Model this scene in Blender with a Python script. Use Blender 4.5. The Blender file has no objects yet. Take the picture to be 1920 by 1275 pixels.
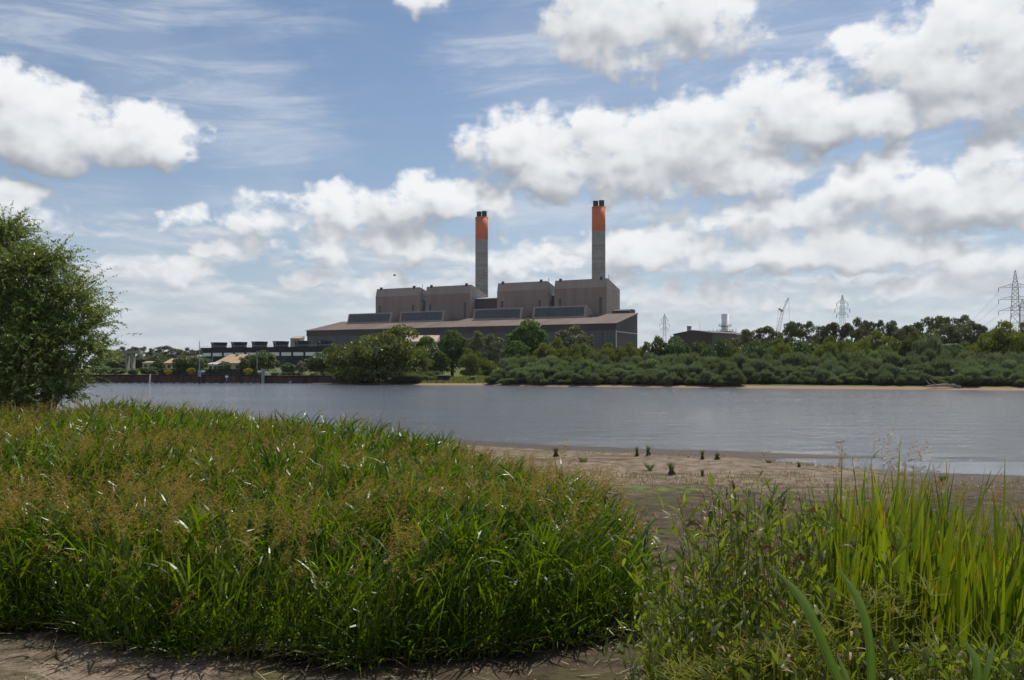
import bpy, math, random
import numpy as np
from mathutils import Vector, Matrix
sc = bpy.context.scene
COL = sc.collection
R = math.radians
CAMZ, F, HOR = 3.6, 1600.0, 690.0          # eye height, focal length and horizon of the 1920 px wide photograph

# ------------------------------------------------------------------ camera and render settings
cam_d = bpy.data.cameras.new('camera')
cam = bpy.data.objects.new('camera', cam_d); COL.objects.link(cam)
cam.location = (0, 0, CAMZ); cam.rotation_euler = (R(90), 0, 0)
cam_d.sensor_width = 36; cam_d.lens = 30.0
cam_d.shift_y = (HOR - 637.5) / 1920
cam_d.clip_start = .1; cam_d.clip_end = 20000
sc.camera = cam
sc.view_settings.view_transform = 'Standard'; sc.view_settings.look = 'None'
sc.view_settings.exposure = 0; sc.view_settings.gamma = 1
sc.render.engine = 'CYCLES'
sc.cycles.max_bounces = 6; sc.cycles.diffuse_bounces = 3; sc.cycles.glossy_bounces = 2
sc.cycles.transmission_bounces = 3; sc.cycles.transparent_max_bounces = 4
sc.cycles.sample_clamp_indirect = 4
sc.cycles.use_denoising = True; sc.cycles.denoiser = 'OPENIMAGEDENOISE'; sc.cycles.denoising_input_passes = 'RGB_ALBEDO_NORMAL'; sc.cycles.denoising_prefilter = 'ACCURATE'

def W(px, py, Y):                           # a pixel of the photograph, at depth Y, as a point of the place
    return Vector(((px - 960) / F * Y, Y, CAMZ + (HOR - py) / F * Y))

# ------------------------------------------------------------------ objects
def tag(o, label=None, cat=None, group=None, kind=None, category=None):
    cat = cat or category
    for k, v in (('label', label), ('category', cat), ('group', group), ('kind', kind)):
        if v: o[k] = v
    return o
def thing(name, label, cat, loc=(0, 0, 0), rz=0, group=None):
    o = bpy.data.objects.new(name, None); COL.objects.link(o)
    o.location = loc; o.rotation_euler = (0, 0, rz); o.empty_display_size = .2
    return tag(o, label, cat, group)
def link(name, me, parent=None):
    o = bpy.data.objects.new(name, me); COL.objects.link(o)
    if parent: o.parent = parent
    return o
def big_mesh(name, V, Q, mats, mi=None, smooth=False):        # many quads at once from numpy arrays
    me = bpy.data.meshes.new(name)
    V = np.ascontiguousarray(V, dtype=np.float32).reshape(-1, 3); Q = np.ascontiguousarray(Q, dtype=np.int32).reshape(-1, 4)
    me.vertices.add(len(V)); me.vertices.foreach_set('co', V.ravel())
    me.loops.add(Q.size); me.loops.foreach_set('vertex_index', Q.ravel())
    me.polygons.add(len(Q))
    me.polygons.foreach_set('loop_start', np.arange(0, Q.size, 4, dtype=np.int32))
    for m in mats: me.materials.append(m)
    if mi is not None: me.polygons.foreach_set('material_index', np.ascontiguousarray(mi, dtype=np.int32))
    me.polygons.foreach_set('use_smooth', np.full(len(Q), smooth, dtype=bool))
    me.update(calc_edges=True); me.validate()
    return me
class G:                                     # collects simple shapes into one mesh
    def __init__(s): s.v = []; s.f = []; s.m = []; s.sm = []
    def add(s, vs, fs, mi=0, smooth=False):
        n = len(s.v); s.v += [tuple(v) for v in vs]
        for f in fs: s.f.append([i + n for i in f]); s.m.append(mi); s.sm.append(smooth)
        return s
    def box(s, x0, x1, y0, y1, z0, z1, mi=0):
        vs = [(x, y, z) for z in (z0, z1) for y in (y0, y1) for x in (x0, x1)]
        return s.add(vs, [(0,2,3,1),(4,5,7,6),(0,1,5,4),(2,6,7,3),(0,4,6,2),(1,3,7,5)], mi)
    def prism(s, prof, x0, x1, mi=0):        # profile of (y, z) pairs pushed along x
        n = len(prof)
        vs = [(x0, y, z) for y, z in prof] + [(x1, y, z) for y, z in prof]
        return s.add(vs, [tuple(range(n)), tuple(range(2*n-1, n-1, -1))] + [(i, i+n, (i+1) % n + n, (i+1) % n) for i in range(n)], mi)
    def tube(s, pts, rad, n=8, mi=0, cap=True, smooth=True):
        pts = [Vector(p) for p in pts]; rad = rad if hasattr(rad, '__len__') else [rad] * len(pts)
        vs = []
        for i, p in enumerate(pts):
            d = (pts[min(i+1, len(pts)-1)] - pts[max(i-1, 0)]).normalized()
            a = d.cross(Vector((0, 0, 1)) if abs(d.z) < .95 else Vector((1, 0, 0))).normalized(); b = d.cross(a)
            vs += [p + (a * math.cos(t) + b * math.sin(t)) * rad[i] for t in (2*math.pi*k/n for k in range(n))]
        fs = [(i*n+k, i*n+(k+1) % n, (i+1)*n+(k+1) % n, (i+1)*n+k) for i in range(len(pts)-1) for k in range(n)]
        s.add(vs, fs, mi, smooth)
        if cap: s.add(vs[:n], [tuple(range(n))], mi); s.add(vs[-n:], [tuple(range(n-1, -1, -1))], mi)
        return s
    def lathe(s, prof, n=32, c=(0, 0), mi=0, smooth=True):   # profile of (r, z)
        vs = [(c[0]+r*math.cos(2*math.pi*k/n), c[1]+r*math.sin(2*math.pi*k/n), z) for r, z in prof for k in range(n)]
        return s.add(vs, [(i*n+k, i*n+(k+1) % n, (i+1)*n+(k+1) % n, (i+1)*n+k) for i in range(len(prof)-1) for k in range(n)], mi, smooth)
    def bar(s, a, b, w, mi=0): return s.tube([a, b], w, 4, mi, True, False)
    def mesh(s, name, mats):
        me = bpy.data.meshes.new(name); me.from_pydata(s.v, [], s.f)
        for m in (mats if isinstance(mats, (list, tuple)) else [mats]): me.materials.append(m)
        me.polygons.foreach_set('material_index', s.m); me.polygons.foreach_set('use_smooth', s.sm)
        me.update(); return me
    def build(s, name, mats, parent=None, **kw): return tag(link(name, s.mesh(name, mats), parent), **kw)

# ------------------------------------------------------------------ node helpers
class NT:
    def __init__(s, tree): s.t = tree; s.N = tree.nodes; s.L = tree.links
    def n(s, typ, ins=None, **props):
        nd = s.N.new(typ)
        for k, v in props.items(): setattr(nd, k, v)
        for k, v in (ins or {}).items(): s.put(nd.inputs[k], v)
        return nd
    def put(s, sock, v):
        if isinstance(v, bpy.types.NodeSocket): s.L.new(v, sock)
        else: sock.default_value = v
    def m(s, op, *a, clamp=False):
        nd = s.N.new('ShaderNodeMath'); nd.operation = op; nd.use_clamp = clamp
        for i, v in enumerate(a): s.put(nd.inputs[i], v)
        return nd.outputs[0]
    def vm(s, op, *a):
        nd = s.N.new('ShaderNodeVectorMath'); nd.operation = op
        for i, v in enumerate(a): s.put(nd.inputs[i] if op != 'SCALE' or i == 0 else nd.inputs['Scale'], v)
        return nd.outputs['Value' if op in ('DOT_PRODUCT', 'LENGTH', 'DISTANCE') else 'Vector']
    def mix(s, f, a, b):
        nd = s.N.new('ShaderNodeMix'); nd.data_type = 'RGBA'
        s.put(nd.inputs[0], f); s.put(nd.inputs[6], a); s.put(nd.inputs[7], b); return nd.outputs[2]
    def mr(s, v, a, b, c=0.0, d=1.0, smooth=True):
        nd = s.N.new('ShaderNodeMapRange'); nd.interpolation_type = 'SMOOTHSTEP' if smooth else 'LINEAR'
        for i, x in enumerate((v, a, b, c, d)): s.put(nd.inputs[i], x)
        return nd.outputs[0]
    def noise(s, vec, scale, detail=4, rough=.55, dist=0.0):
        nd = s.n('ShaderNodeTexNoise', {'Scale': scale, 'Detail': detail, 'Roughness': rough, 'Distortion': dist})
        if vec is not None: s.put(nd.inputs['Vector'], vec)
        return nd
def C4(c): return (c[0], c[1], c[2], 1)
# ------------------------------------------------------------------ daylight: sun, sky and clouds (in directions of the world, degrees)
SUN_EL, SUN_AZ = R(58), R(31)               # azimuth measured from +Y towards +X
sd = Vector((math.sin(SUN_AZ) * math.cos(SUN_EL), math.cos(SUN_AZ) * math.cos(SUN_EL), math.sin(SUN_EL)))
sun_d = bpy.data.lights.new('sun', 'SUN'); sun_d.energy = 5.0; sun_d.angle = R(.5); sun_d.color = (1, .95, .87)
sun = bpy.data.objects.new('sun', sun_d); COL.objects.link(sun)
sun.rotation_euler = sd.to_track_quat('Z', 'Y').to_euler(); sun.location = sd * 300

world = bpy.data.worlds.new('World'); sc.world = world; world.use_nodes = True
w = NT(world.node_tree); w.N.clear()
sky = w.n('ShaderNodeTexSky', sky_type='NISHITA', sun_disc=False, sun_elevation=SUN_EL, sun_rotation=SUN_AZ,
          altitude=50, air_density=1.0, dust_density=.5, ozone_density=1.0)
dirv = w.n('ShaderNodeTexCoord').outputs['Generated']
sep = w.n('ShaderNodeSeparateXYZ', {0: dirv})
az = w.m('MULTIPLY', w.m('ARCTAN2', sep.outputs[0], sep.outputs[1]), 57.2958)
el = w.m('MULTIPLY', w.m('ARCSINE', sep.outputs[2]), 57.2958)
P0 = w.n('ShaderNodeCombineXYZ', {0: az, 1: el, 2: el}).outputs[0]

def azel(px, py):
    x, z = (px - 960) / F, (HOR - py) / F
    return math.degrees(math.atan(x)), math.degrees(math.atan(z / math.sqrt(1 + x * x)))
K = .0358                                    # degrees per photograph pixel
# cumulus heaps: centre, half width, height above and depth below the centre
HEAPS = [(40,250,150,90,55),(150,265,150,70,50),(275,265,85,60,45),(-60,230,140,100,70),(10,375,45,45,35),(80,410,50,22,20),
 (795,2,50,40,22),(1130,50,105,110,75),(1260,50,140,110,55),(1190,115,60,30,30),
 (1770,110,120,90,90),(1890,90,150,110,120),(1650,105,80,45,22),(1860,185,120,50,35),
 (950,270,90,55,60),(1040,310,90,70,65),(1180,300,120,95,75),(1320,260,130,80,100),(1430,320,90,45,45),(1470,215,130,75,60),(1600,225,130,65,45),(1270,345,180,40,25),
 (1640,230,95,40,30),(1110,290,120,85,70),(1220,300,120,80,75),
 (660,400,90,40,25),(800,385,120,55,38),(935,382,42,26,26),(490,412,60,40,30),(350,408,35,22,18),
 (610,468,68,36,28),(745,440,85,28,20),(775,468,90,40,26),
 (1660,360,130,62,40),(1820,380,170,70,45),(1430,405,150,36,30),(1690,415,200,35,28),(1890,305,70,45,35),(1350,410,70,35,30),
 (1000,490,120,32,26),(1230,475,130,46,34),(1440,485,150,50,30),(1630,480,130,50,28),(1890,490,110,36,24),(1540,430,150,20,20),
 (640,525,100,22,16),(330,515,90,26,22),(450,465,60,22,18),(1180,545,140,20,14),(1480,555,200,26,16),(1750,545,140,22,14)]
def make_group(name, fn):
    t = bpy.data.node_groups.new(name, 'ShaderNodeTree')
    t.interface.new_socket('P', in_out='INPUT', socket_type='NodeSocketVector')
    t.interface.new_socket('D', in_out='OUTPUT', socket_type='NodeSocketFloat')
    g = NT(t); gi = g.N.new('NodeGroupInput'); go = g.N.new('NodeGroupOutput')
    g.L.new(fn(g, gi.outputs[0]), go.inputs[0]); return t
def heap_field(g, q):                        # how deep inside the nearest heap a direction lies
    acc = None
    for (cx, cy, rx, ru, rd) in HEAPS:
        a, e = azel(cx, cy); rx, ru, rd = rx * K * 1.2, ru * K * 1.2, rd * K * 1.2
        nd = g.n('ShaderNodeVectorMath', {0: q, 1: (1/rx, 1/ru, -1/rd), 2: (-a/rx, -e/ru, e/rd)}, operation='MULTIPLY_ADD')
        d = g.vm('MAXIMUM', nd.outputs[0], (-1e6, 0, 0))
        r2 = g.vm('DOT_PRODUCT', d, d)
        s_ = min(1.0, max(.42, ru / 2.6))          # small clouds are thinner and more ragged
        if s_ < 1: r2 = g.m('MULTIPLY_ADD', r2, s_, 1 - s_ - .10)
        acc = r2 if acc is None else g.m('SMOOTH_MIN', acc, r2, .35)
    return g.m('SUBTRACT', 1.0, g.m('MINIMUM', acc, 3.0))
def puff_field(g, p, det=8):                 # billows and frayed edges
    n1 = g.noise(g.vm('MULTIPLY', p, (1, 1.3, 0)), .36, det, .60 if det > 4 else .5, 0); n1.noise_dimensions = '2D'
    o = g.n('ShaderNodeCombineXYZ', {0: n1.outputs['Fac'], 1: n1.outputs['Fac']}).outputs[0]
    vo = g.n('ShaderNodeTexVoronoi', {'Vector': g.vm('ADD', g.vm('MULTIPLY', p, (1, 1.25, 0)), g.vm('SCALE', o, 1.6)), 'Scale': .42, 'Detail': 1.5 if det > 4 else 0.0, 'Roughness': .5}, feature='F1', voronoi_dimensions='2D')
    a = g.m('MULTIPLY', g.m('SUBTRACT', n1.outputs['Fac'], .5), 2.1)
    return g.m('ADD', a, g.m('MULTIPLY', g.m('SUBTRACT', .42, vo.outputs['Distance']), .50))
gH, gP = make_group('cloud_heaps', heap_field), make_group('cloud_puffs', puff_field)
gS = make_group('cloud_billows', lambda g, p: puff_field(g, p, 2.6))
wn = w.noise(w.vm('MULTIPLY', P0, (1, 1.25, 0)), .42, 2, .55); wn.noise_dimensions = '2D'
ws = w.n('ShaderNodeSeparateXYZ', {0: w.vm('MULTIPLY', w.vm('SUBTRACT', wn.outputs['Color'], (.5, .5, .5)), (4.2, 2.2, 0))})
q0 = w.vm('ADD', P0, w.n('ShaderNodeCombineXYZ', {0: ws.outputs[0], 1: ws.outputs[1], 2: ws.outputs[1]}).outputs[0])
def use(grp, vec, off=None):
    nd = w.N.new('ShaderNodeGroup'); nd.node_tree = grp
    w.put(nd.inputs[0], w.vm('ADD', vec, (off[0], off[1], off[1])) if off else vec)
    return nd.outputs[0]
Hc, Hu = use(gH, q0), use(gH, q0, (.45, 1.5))
Pc = use(gP, P0); Sc, Su = use(gS, P0), use(gS, P0, (.30, .75))
away = w.m('MAXIMUM', w.mr(w.m('ABSOLUTE', az), 34, 48), w.mr(el, 25.5, 34))     # the rest of the sky, unseen; low cloud added there for fill light
cpatch = w.noise(w.n('ShaderNodeCombineXYZ', {0: w.m('ADD', w.m('MULTIPLY', az, .8), w.m('MULTIPLY', el, .75)), 1: w.m('SUBTRACT', w.m('MULTIPLY', el, 1.2), w.m('MULTIPLY', az, .5))}).outputs[0], .085, 4, .5); cpatch.noise_dimensions = '2D'
Hc = w.m('MAXIMUM', Hc, w.m('SUBTRACT', w.m('MULTIPLY', away, w.m('ADD', w.mr(cpatch.outputs['Fac'], .42, .66, 0.2, 3.0), w.mr(el, 55, 25, 0.0, .9))), 3.0))
D0 = w.m('ADD', Hc, Pc)
lit = w.m('ADD', w.m('ADD', w.m('MULTIPLY', w.m('SUBTRACT', Sc, Su), .28), w.m('MULTIPLY', w.m('SUBTRACT', Pc, Sc), .22)), w.m('MULTIPLY', w.m('SUBTRACT', Hc, Hu), .60))
thick = w.mr(D0, .3, 1.6)
shade = w.m('SUBTRACT', w.m('ADD', lit, .63), w.m('MULTIPLY', thick, .10))
shade = w.mr(shade, .0, 1.05)
ccol = w.n('ShaderNodeValToRGB', {0: shade})
cr = ccol.color_ramp
cr.elements[0].position = 0; cr.elements[0].color = C4((.31, .33, .365))
cr.elements[1].position = 1; cr.elements[1].color = C4((.93, .94, .95))
e_ = cr.elements.new(.35); e_.color = C4((.52, .54, .57)); e_ = cr.elements.new(.7); e_.color = C4((.78, .795, .81))
alpha = w.mr(D0, -.22, .54)
# low stratocumulus rows towards the horizon
def rows(off):
    n = w.noise(w.vm('ADD', w.vm('MULTIPLY', P0, (.42, 1.5, 0)), (7.3, off, 0)), .40, 6, .56, 0); n.noise_dimensions = '2D'
    return n.outputs['Fac']
r0, r1 = rows(0.0), rows(.5)
cover = w.m('ADD', w.m('MULTIPLY', w.mr(el, 11.5, 4.0), .24), w.m('MULTIPLY', w.m('SUBTRACT', cpatch.outputs['Fac'], .5), .35))
ralpha = w.m('MULTIPLY', w.mr(w.m('ADD', r0, cover), .54, .80), w.mr(el, 13.0, 7.0))
rshade = w.mr(w.m('SUBTRACT', r0, r1), -.30, .22)
rcol = w.mix(rshade, C4((.48, .515, .57)), C4((.78, .80, .83)))
# thin high cirrus
cn = w.noise(w.n('ShaderNodeCombineXYZ', {0: w.m('ADD', w.m('MULTIPLY', az, .085), w.m('MULTIPLY', el, .05)), 1: w.m('ADD', w.m('MULTIPLY', el, .62), w.m('MULTIPLY', az, -.05))}).outputs[0], .9, 7, .66, .35); cn.noise_dimensions = '2D'
calpha = w.m('ADD', w.m('MULTIPLY', w.mr(cpatch.outputs['Fac'], .36, .66), .14), w.m('MULTIPLY', w.m('MULTIPLY', w.mr(cn.outputs['Fac'], .40, .80), w.mr(cpatch.outputs['Fac'], .25, .60)), .55))
# pale air near the horizon
hz = w.m('MULTIPLY', w.m('POWER', 2.718, w.m('MULTIPLY', w.m('MAXIMUM', el, 0.0), -.105)), .80)
blue = w.vm('MULTIPLY', w.vm('SCALE', sky.outputs[0], .083), (.88, .97, 1.05))
c = w.mix(calpha, blue, C4((.72, .76, .82)))
c = w.mix(hz, c, C4((.50, .555, .65)))
c = w.mix(w.m('MULTIPLY', ralpha, w.mr(el, 1.0, 6.0, .45, .80)), c, rcol)
far = w.mr(el, 1.0, 11.0, .45, 0.0)
c2 = w.mix(far, ccol.outputs[0], C4((.56, .60, .66)))
c = w.mix(w.m('MULTIPLY', alpha, .97), c, c2)
bg = w.n('ShaderNodeBackground', {0: c, 1: 1.0})
w.n('ShaderNodeOutputWorld', {0: bg.outputs[0]})
world.cycles.sampling_method = 'MANUAL'; world.cycles.sample_map_resolution = 512
# ------------------------------------------------------------------ terrain heights
def vnoise(x, y, seed=0):                    # smooth value noise
    x, y = np.asarray(x, float), np.asarray(y, float)
    xi, yi = np.floor(x), np.floor(y); fx, fy = x - xi, y - yi
    fx, fy = fx*fx*(3-2*fx), fy*fy*(3-2*fy)
    def h(i, j):
        t = np.sin(i*127.1 + j*311.7 + seed*74.7) * 43758.5453
        return t - np.floor(t)
    a = h(xi, yi)*(1-fx) + h(xi+1, yi)*fx; b = h(xi, yi+1)*(1-fx) + h(xi+1, yi+1)*fx
    return a*(1-fy) + b*fy
def fbm(x, y, seed=0, o=4):
    return sum(vnoise(x*2**k, y*2**k, seed+k) * .5**(k+1) for k in range(o)) / (1 - .5**o)
def sstep(a, b, x):
    t = np.clip((np.asarray(x, float) - a) / (b - a), 0, 1); return t*t*(3-2*t)
NX = np.array([-400,-60,-20,-8,-1.6,6,13,17,20,26,40,400.]); NY = np.array([110,56,47,44,42.2,38.2,35.6,34.6,34.6,35.2,37,120.])
FX = np.array([-700,-200,-102,-60,-46,-38,-18,-4.5,4,33,54,82,140,700.]); FY = np.array([300,213,205,202,201,197,181,180,169,156,148,137,118,60.])
GRASS = [(-14,10.5),(-9,10.3),(-5.8,10.05),(-4.4,9.7),(-3,9.2),(-1.8,8.85),(-.9,8.8),(.2,9.15),(.9,9.7),(1.65,10.5),(2.0,11.8),(2.05,13.0),(1.75,15),(1.4,17),(.75,19),(0,21),(-1.3,24),(-3,25.4),(-5.2,26.6),(-6.8,29.5),(-9,35),(-13,36.8),(-18,38),(-30,42),(-30,10.8)]
def poly_dist(poly, X, Y):                   # signed distance, positive inside
    X, Y = np.asarray(X, float), np.asarray(Y, float)
    ins = np.zeros(X.shape, bool); dm = np.full(X.shape, 1e9); n = len(poly)
    for i in range(n):
        (x0, y0), (x1, y1) = poly[i], poly[(i+1) % n]
        c = ((y0 > Y) != (y1 > Y)) & (X < (x1-x0)*(Y-y0)/((y1-y0) if y1 != y0 else 1e-9) + x0); ins ^= c
        t = np.clip(((X-x0)*(x1-x0)+(Y-y0)*(y1-y0))/((x1-x0)**2+(y1-y0)**2), 0, 1)
        dm = np.minimum(dm, np.hypot(X-x0-t*(x1-x0), Y-y0-t*(y1-y0)))
    return np.where(ins, dm, -dm)
def far_rise(X, Y):                          # distance behind the far waterline
    return Y - np.interp(X, FX, FY)
def gz(X, Y):
    X, Y = np.asarray(X, float), np.asarray(Y, float)
    yw = np.interp(X, NX, NY) + (fbm(X*.35, Y*0+3.1, 5, 3)-.5)*1.2
    d = yw - Y
    z = np.where(d > 0, .022*np.clip(d, 0, 4.5) + .34*sstep(3.8, 8.0, d), np.maximum(-.09*np.abs(d), -1.6))
    near = sstep(2, 7, d)
    z = z + near*((fbm(X*.22, Y*.22, 1, 3)-.5)*.16 + (fbm(X*1.3, Y*1.3, 9, 4)-.5)*.07)
    pool = ((X-18.6)/3.5)**2 + ((Y-29.7)/2.3)**2 + (fbm(X*.6, Y*.6, 21, 2)-.5)*.7
    z = z - sstep(1.45, .6, pool)*.75*(Y < 34)
    z = z - sstep(5.0, 1.0, ((X-18.6)/5.2)**2 + ((Y-28.6)/4.6)**2)*.24*(Y < 34)
    chan = ((X-15.9)/1.0)**2 + ((Y-32.6)/2.2)**2
    z = z - sstep(1.5, .5, chan)*.6
    gi = poly_dist(GRASS, X, Y)
    z = z + .24*sstep(0, 5, gi)*sstep(-1, -8, X)
    z = z + 1.40*sstep(8.7, 1.5, Y) + .50*sstep(10.2, 6.3, Y)*sstep(.6, 2.6, X)
    r = far_rise(X, Y)
    quay = sstep(-46, -50, X)
    zb = np.where(r > -12, -1.6 + 1.6*sstep(-12, 0, r), -1.6) + .55*sstep(-1, 5, r) + .75*sstep(5, 16, r)
    zq = np.where(r > 2.4, 1.72, -1.6 + 1.4*sstep(-12, -1, r))
    zf = zb*(1-quay) + zq*quay + 1.0*sstep(15, 120, r) + 1.6*sstep(120, 420, r)
    zf = zf + sstep(2, 30, r)*(fbm(X*.05, Y*.05, 33, 3)-.5)*.8
    return np.where(Y > 90, np.where(r > -13, zf, -1.6), z)
def gzp(x, y): return float(gz(np.array([x]), np.array([y]))[0])

ys = list(np.arange(-6, 8, .25)) + list(np.arange(8, 46, .16)) + list(np.geomspace(46.2, 120, 40)) + list(np.arange(121, 216, 1.0)) + list(np.geomspace(217, 9000, 90))
ys = [-300, -120, -40, -15] + ys
us = np.sign(np.linspace(-1, 1, 301)) * np.abs(np.linspace(-1, 1, 301))**1.25
yy = np.array(ys)[:, None]; xx = us[None, :]*(np.abs(yy)*1.15 + 14); yy = np.broadcast_to(yy, xx.shape)
zz = gz(xx, yy)
nr, nc = xx.shape
idx = np.arange(nr*nc).reshape(nr, nc)
quads = np.stack([idx[:-1, :-1], idx[:-1, 1:], idx[1:, 1:], idx[1:, :-1]], -1).reshape(-1, 4)

def new_mat(name):
    m = bpy.data.materials.new(name); m.use_nodes = True
    n = NT(m.node_tree); n.N.clear(); return m, n
def finish(n, surf, disp=None):
    n.n('ShaderNodeOutputMaterial', {0: surf})
def bsdf(n, col, rough, normal=None, spec=.5, metal=0.0):
    nd = n.n('ShaderNodeBsdfPrincipled', {'Base Color': col, 'Roughness': rough, 'Specular IOR Level': spec, 'Metallic': metal})
    if normal is not None: n.put(nd.inputs['Normal'], normal)
    return nd.outputs[0]
def bump(n, h, strength, dist): return n.n('ShaderNodeBump', {'Height': h, 'Strength': strength, 'Distance': dist}).outputs[0]

M_ground, n = new_mat('river_bank_ground')
pos = n.n('ShaderNodeNewGeometry').outputs['Position']; sx = n.n('ShaderNodeSeparateXYZ', {0: pos})
X_, Y_, Z_ = sx.outputs
nA = n.noise(pos, .35, 4); nB = n.noise(pos, 2.2, 5, .6); nC = n.noise(pos, 14, 4, .65); nD = n.noise(n.vm('MULTIPLY', pos, (1, 2.2, 1)), .9, 5, .6); nE = n.noise(n.vm('MULTIPLY', pos, (.22, 1.5, 1)), 1.0, 5, .65)
sand = n.mix(n.mr(nB.outputs[0], .3, .7), C4((.115, .086, .060)), C4((.240, .185, .134)))
mud = n.mix(n.mr(nB.outputs[0], .3, .7), C4((.036, .027, .016)), C4((.100, .075, .047)))
mud = n.mix(n.mr(nD.outputs[0], .50, .66), mud, C4((.042, .032, .020)))
# drier pale sand lies towards the waterline, brown mud nearer the bank, pale again at the left foot of the bank
fs = n.mr(n.m('ADD', Y_, n.m('MULTIPLY', n.m('SUBTRACT', nA.outputs[0], .5), 9.0)), 20.5, 24.5)
pl = n.m('MULTIPLY', n.mr(n.m('ADD', Y_, n.m('MULTIPLY', n.m('SUBTRACT', nA.outputs[0], .5), 2.0)), 11.0, 9.0), n.mr(X_, -1.2, -3.6))
pr = n.m('MULTIPLY', n.mr(X_, 8.0, 12.0), n.mr(Y_, 27.0, 24.5))
fs = n.m('MULTIPLY', fs, n.m('SUBTRACT', 1.0, n.m('MULTIPLY', pr, .8)))
dry = n.m('MAXIMUM', fs, n.m('MULTIPLY', pl, 1.0))
col = n.mix(dry, mud, sand)
col = n.mix(n.m('MULTIPLY', n.mr(nE.outputs[0], .52, .64), .7), col, C4((.075, .052, .034)))
# thin weeds and algae on the flat
wd = n.m('MULTIPLY', n.mr(nD.outputs[0], .52, .62), n.mr(nA.outputs[0], .40, .55))
col = n.mix(n.m('MULTIPLY', wd, .85), col, C4((.060, .062, .022)))
gp = n.m('ADD', n.m('POWER', n.m('DIVIDE', n.m('SUBTRACT', X_, 3.9), 1.7), 2.0), n.m('POWER', n.m('DIVIDE', n.m('SUBTRACT', Y_, 22.4), .8), 2.0))
col = n.mix(n.m('MULTIPLY', n.mr(gp, 1.2, .1), n.mr(nB.outputs[0], .40, .58)), col, C4((.10, .13, .035)))
col = n.mix(n.m('MULTIPLY', n.mr(nC.outputs[0], .58, .72), .45), col, C4((.06, .048, .035)))
wet = n.m('MULTIPLY', n.mr(n.m('ADD', Z_, n.m('MULTIPLY', n.m('SUBTRACT', nA.outputs[0], .5), .10)), .26, .17), n.mr(Y_, 90, 80))
col = n.mix(wet, col, n.mix(nB.outputs[0], C4((.042, .031, .023)), C4((.075, .056, .042))))
# the far bank is grassed above a strip of sand
far_ = n.mr(Y_, 100, 101)
fg = n.mix(n.noise(pos, .25, 4).outputs[0], C4((.05, .075, .016)), C4((.12, .125, .036)))
fcol = n.mix(n.mr(n.m('ADD', Z_, n.m('MULTIPLY', nA.outputs[0], .3)), .48, .62), n.mix(nA.outputs[0], C4((.21, .14, .09)), C4((.29, .20, .135))), fg)
col = n.mix(far_, col, fcol)
pit = n.n('ShaderNodeTexVoronoi', {'Vector': pos, 'Scale': 2.6, 'Randomness': 1.0})
pitd = n.m('MULTIPLY', n.mr(pit.outputs['Distance'], .26, .12), n.mr(nA.outputs[0], .42, .58))
col = n.mix(n.m('MULTIPLY', n.m('MULTIPLY', pitd, .35), n.mr(Y_, 80, 70)), col, C4((.035, .026, .018)))
soil_dark = n.n('ShaderNodeAttribute', attribute_name='soil_shade').outputs['Fac']
col = n.mix(soil_dark, col, n.mix(nB.outputs[0], C4((.016, .013, .008)), C4((.040, .030, .018))))  # ground colour darkened to deepen the shade at the foot of the grass
hgt = n.m('ADD', n.m('MULTIPLY', pitd, -.55), n.m('ADD', n.m('MULTIPLY', nB.outputs[0], .5), n.m('ADD', n.m('MULTIPLY', nC.outputs[0], .22), n.m('MULTIPLY', nD.outputs[0], .8))))
finish(n, bsdf(n, col, n.m('SUBTRACT', .95, n.m('MULTIPLY', wet, .3)), bump(n, hgt, 1.0, .16), .12))
ground = link('ground', big_mesh('ground', np.stack([xx, yy, zz], -1), quads, [M_ground], smooth=True)); ground['kind'] = 'structure'
shade_attr = ground.data.attributes.new('soil_shade', 'FLOAT', 'POINT')      # littered soil under the reed grass, blackened to paint in its shade
shade_attr.data.foreach_set('value', (sstep(-.05, .35, poly_dist(GRASS, xx, yy) + (fbm(xx*1.5, yy*1.5, 77, 2) - .5)*.5)*(yy < 60)).ravel().astype(np.float32))

# ------------------------------------------------------------------ river
M_water, n = new_mat('river_water')
pos = n.n('ShaderNodeNewGeometry').outputs['Position']; sx = n.n('ShaderNodeSeparateXYZ', {0: pos})
v1 = n.vm('MULTIPLY', pos, (.55, 1.0, 1))
a = n.noise(v1, .60, 7, .70, .2); b = n.noise(n.vm('MULTIPLY', pos, (.35, 1.1, 1)), .28, 3, .5); c_ = n.noise(v1, 3.4, 3, .6)
calm = n.m('MULTIPLY', n.mr(sx.outputs[0], 14.2, 15.0), n.m('MULTIPLY', n.mr(sx.outputs[1], 33.6, 32.4), n.mr(sx.outputs[1], 20, 24)))     # the still pool behind the spit
h = n.m('ADD', n.m('MULTIPLY', a.outputs[0], .95), n.m('ADD', n.m('MULTIPLY', b.outputs[0], .55), n.m('MULTIPLY', c_.outputs[0], .30)))
gust = n.noise(n.vm('MULTIPLY', pos, (.025, .045, 1)), 1.0, 3, .5)
st = n.m('MULTIPLY', n.m('SUBTRACT', 1.0, n.m('MULTIPLY', calm, .93)), n.mr(gust.outputs[0], .36, .64, .62, 1.0))
bn = n.n('ShaderNodeBump', {'Height': h, 'Strength': st, 'Distance': .40}).outputs[0]
wb = n.n('ShaderNodeBsdfPrincipled', {'Base Color': C4((.085, .094, .110)), 'Roughness': .12, 'IOR': 1.333, 'Normal': bn})
finish(n, wb.outputs[0])
wy = np.concatenate([np.arange(10, 260, 6.0), np.geomspace(262, 9000, 12)]); wx = np.linspace(-1, 1, 41)
wX = wx[None, :]*(wy[:, None]*1.3+30); wY = np.broadcast_to(wy[:, None], wX.shape)
keep = np.ones((len(wy)-1, 40), bool); ii = np.arange(wX.size).reshape(wX.shape)
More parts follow.
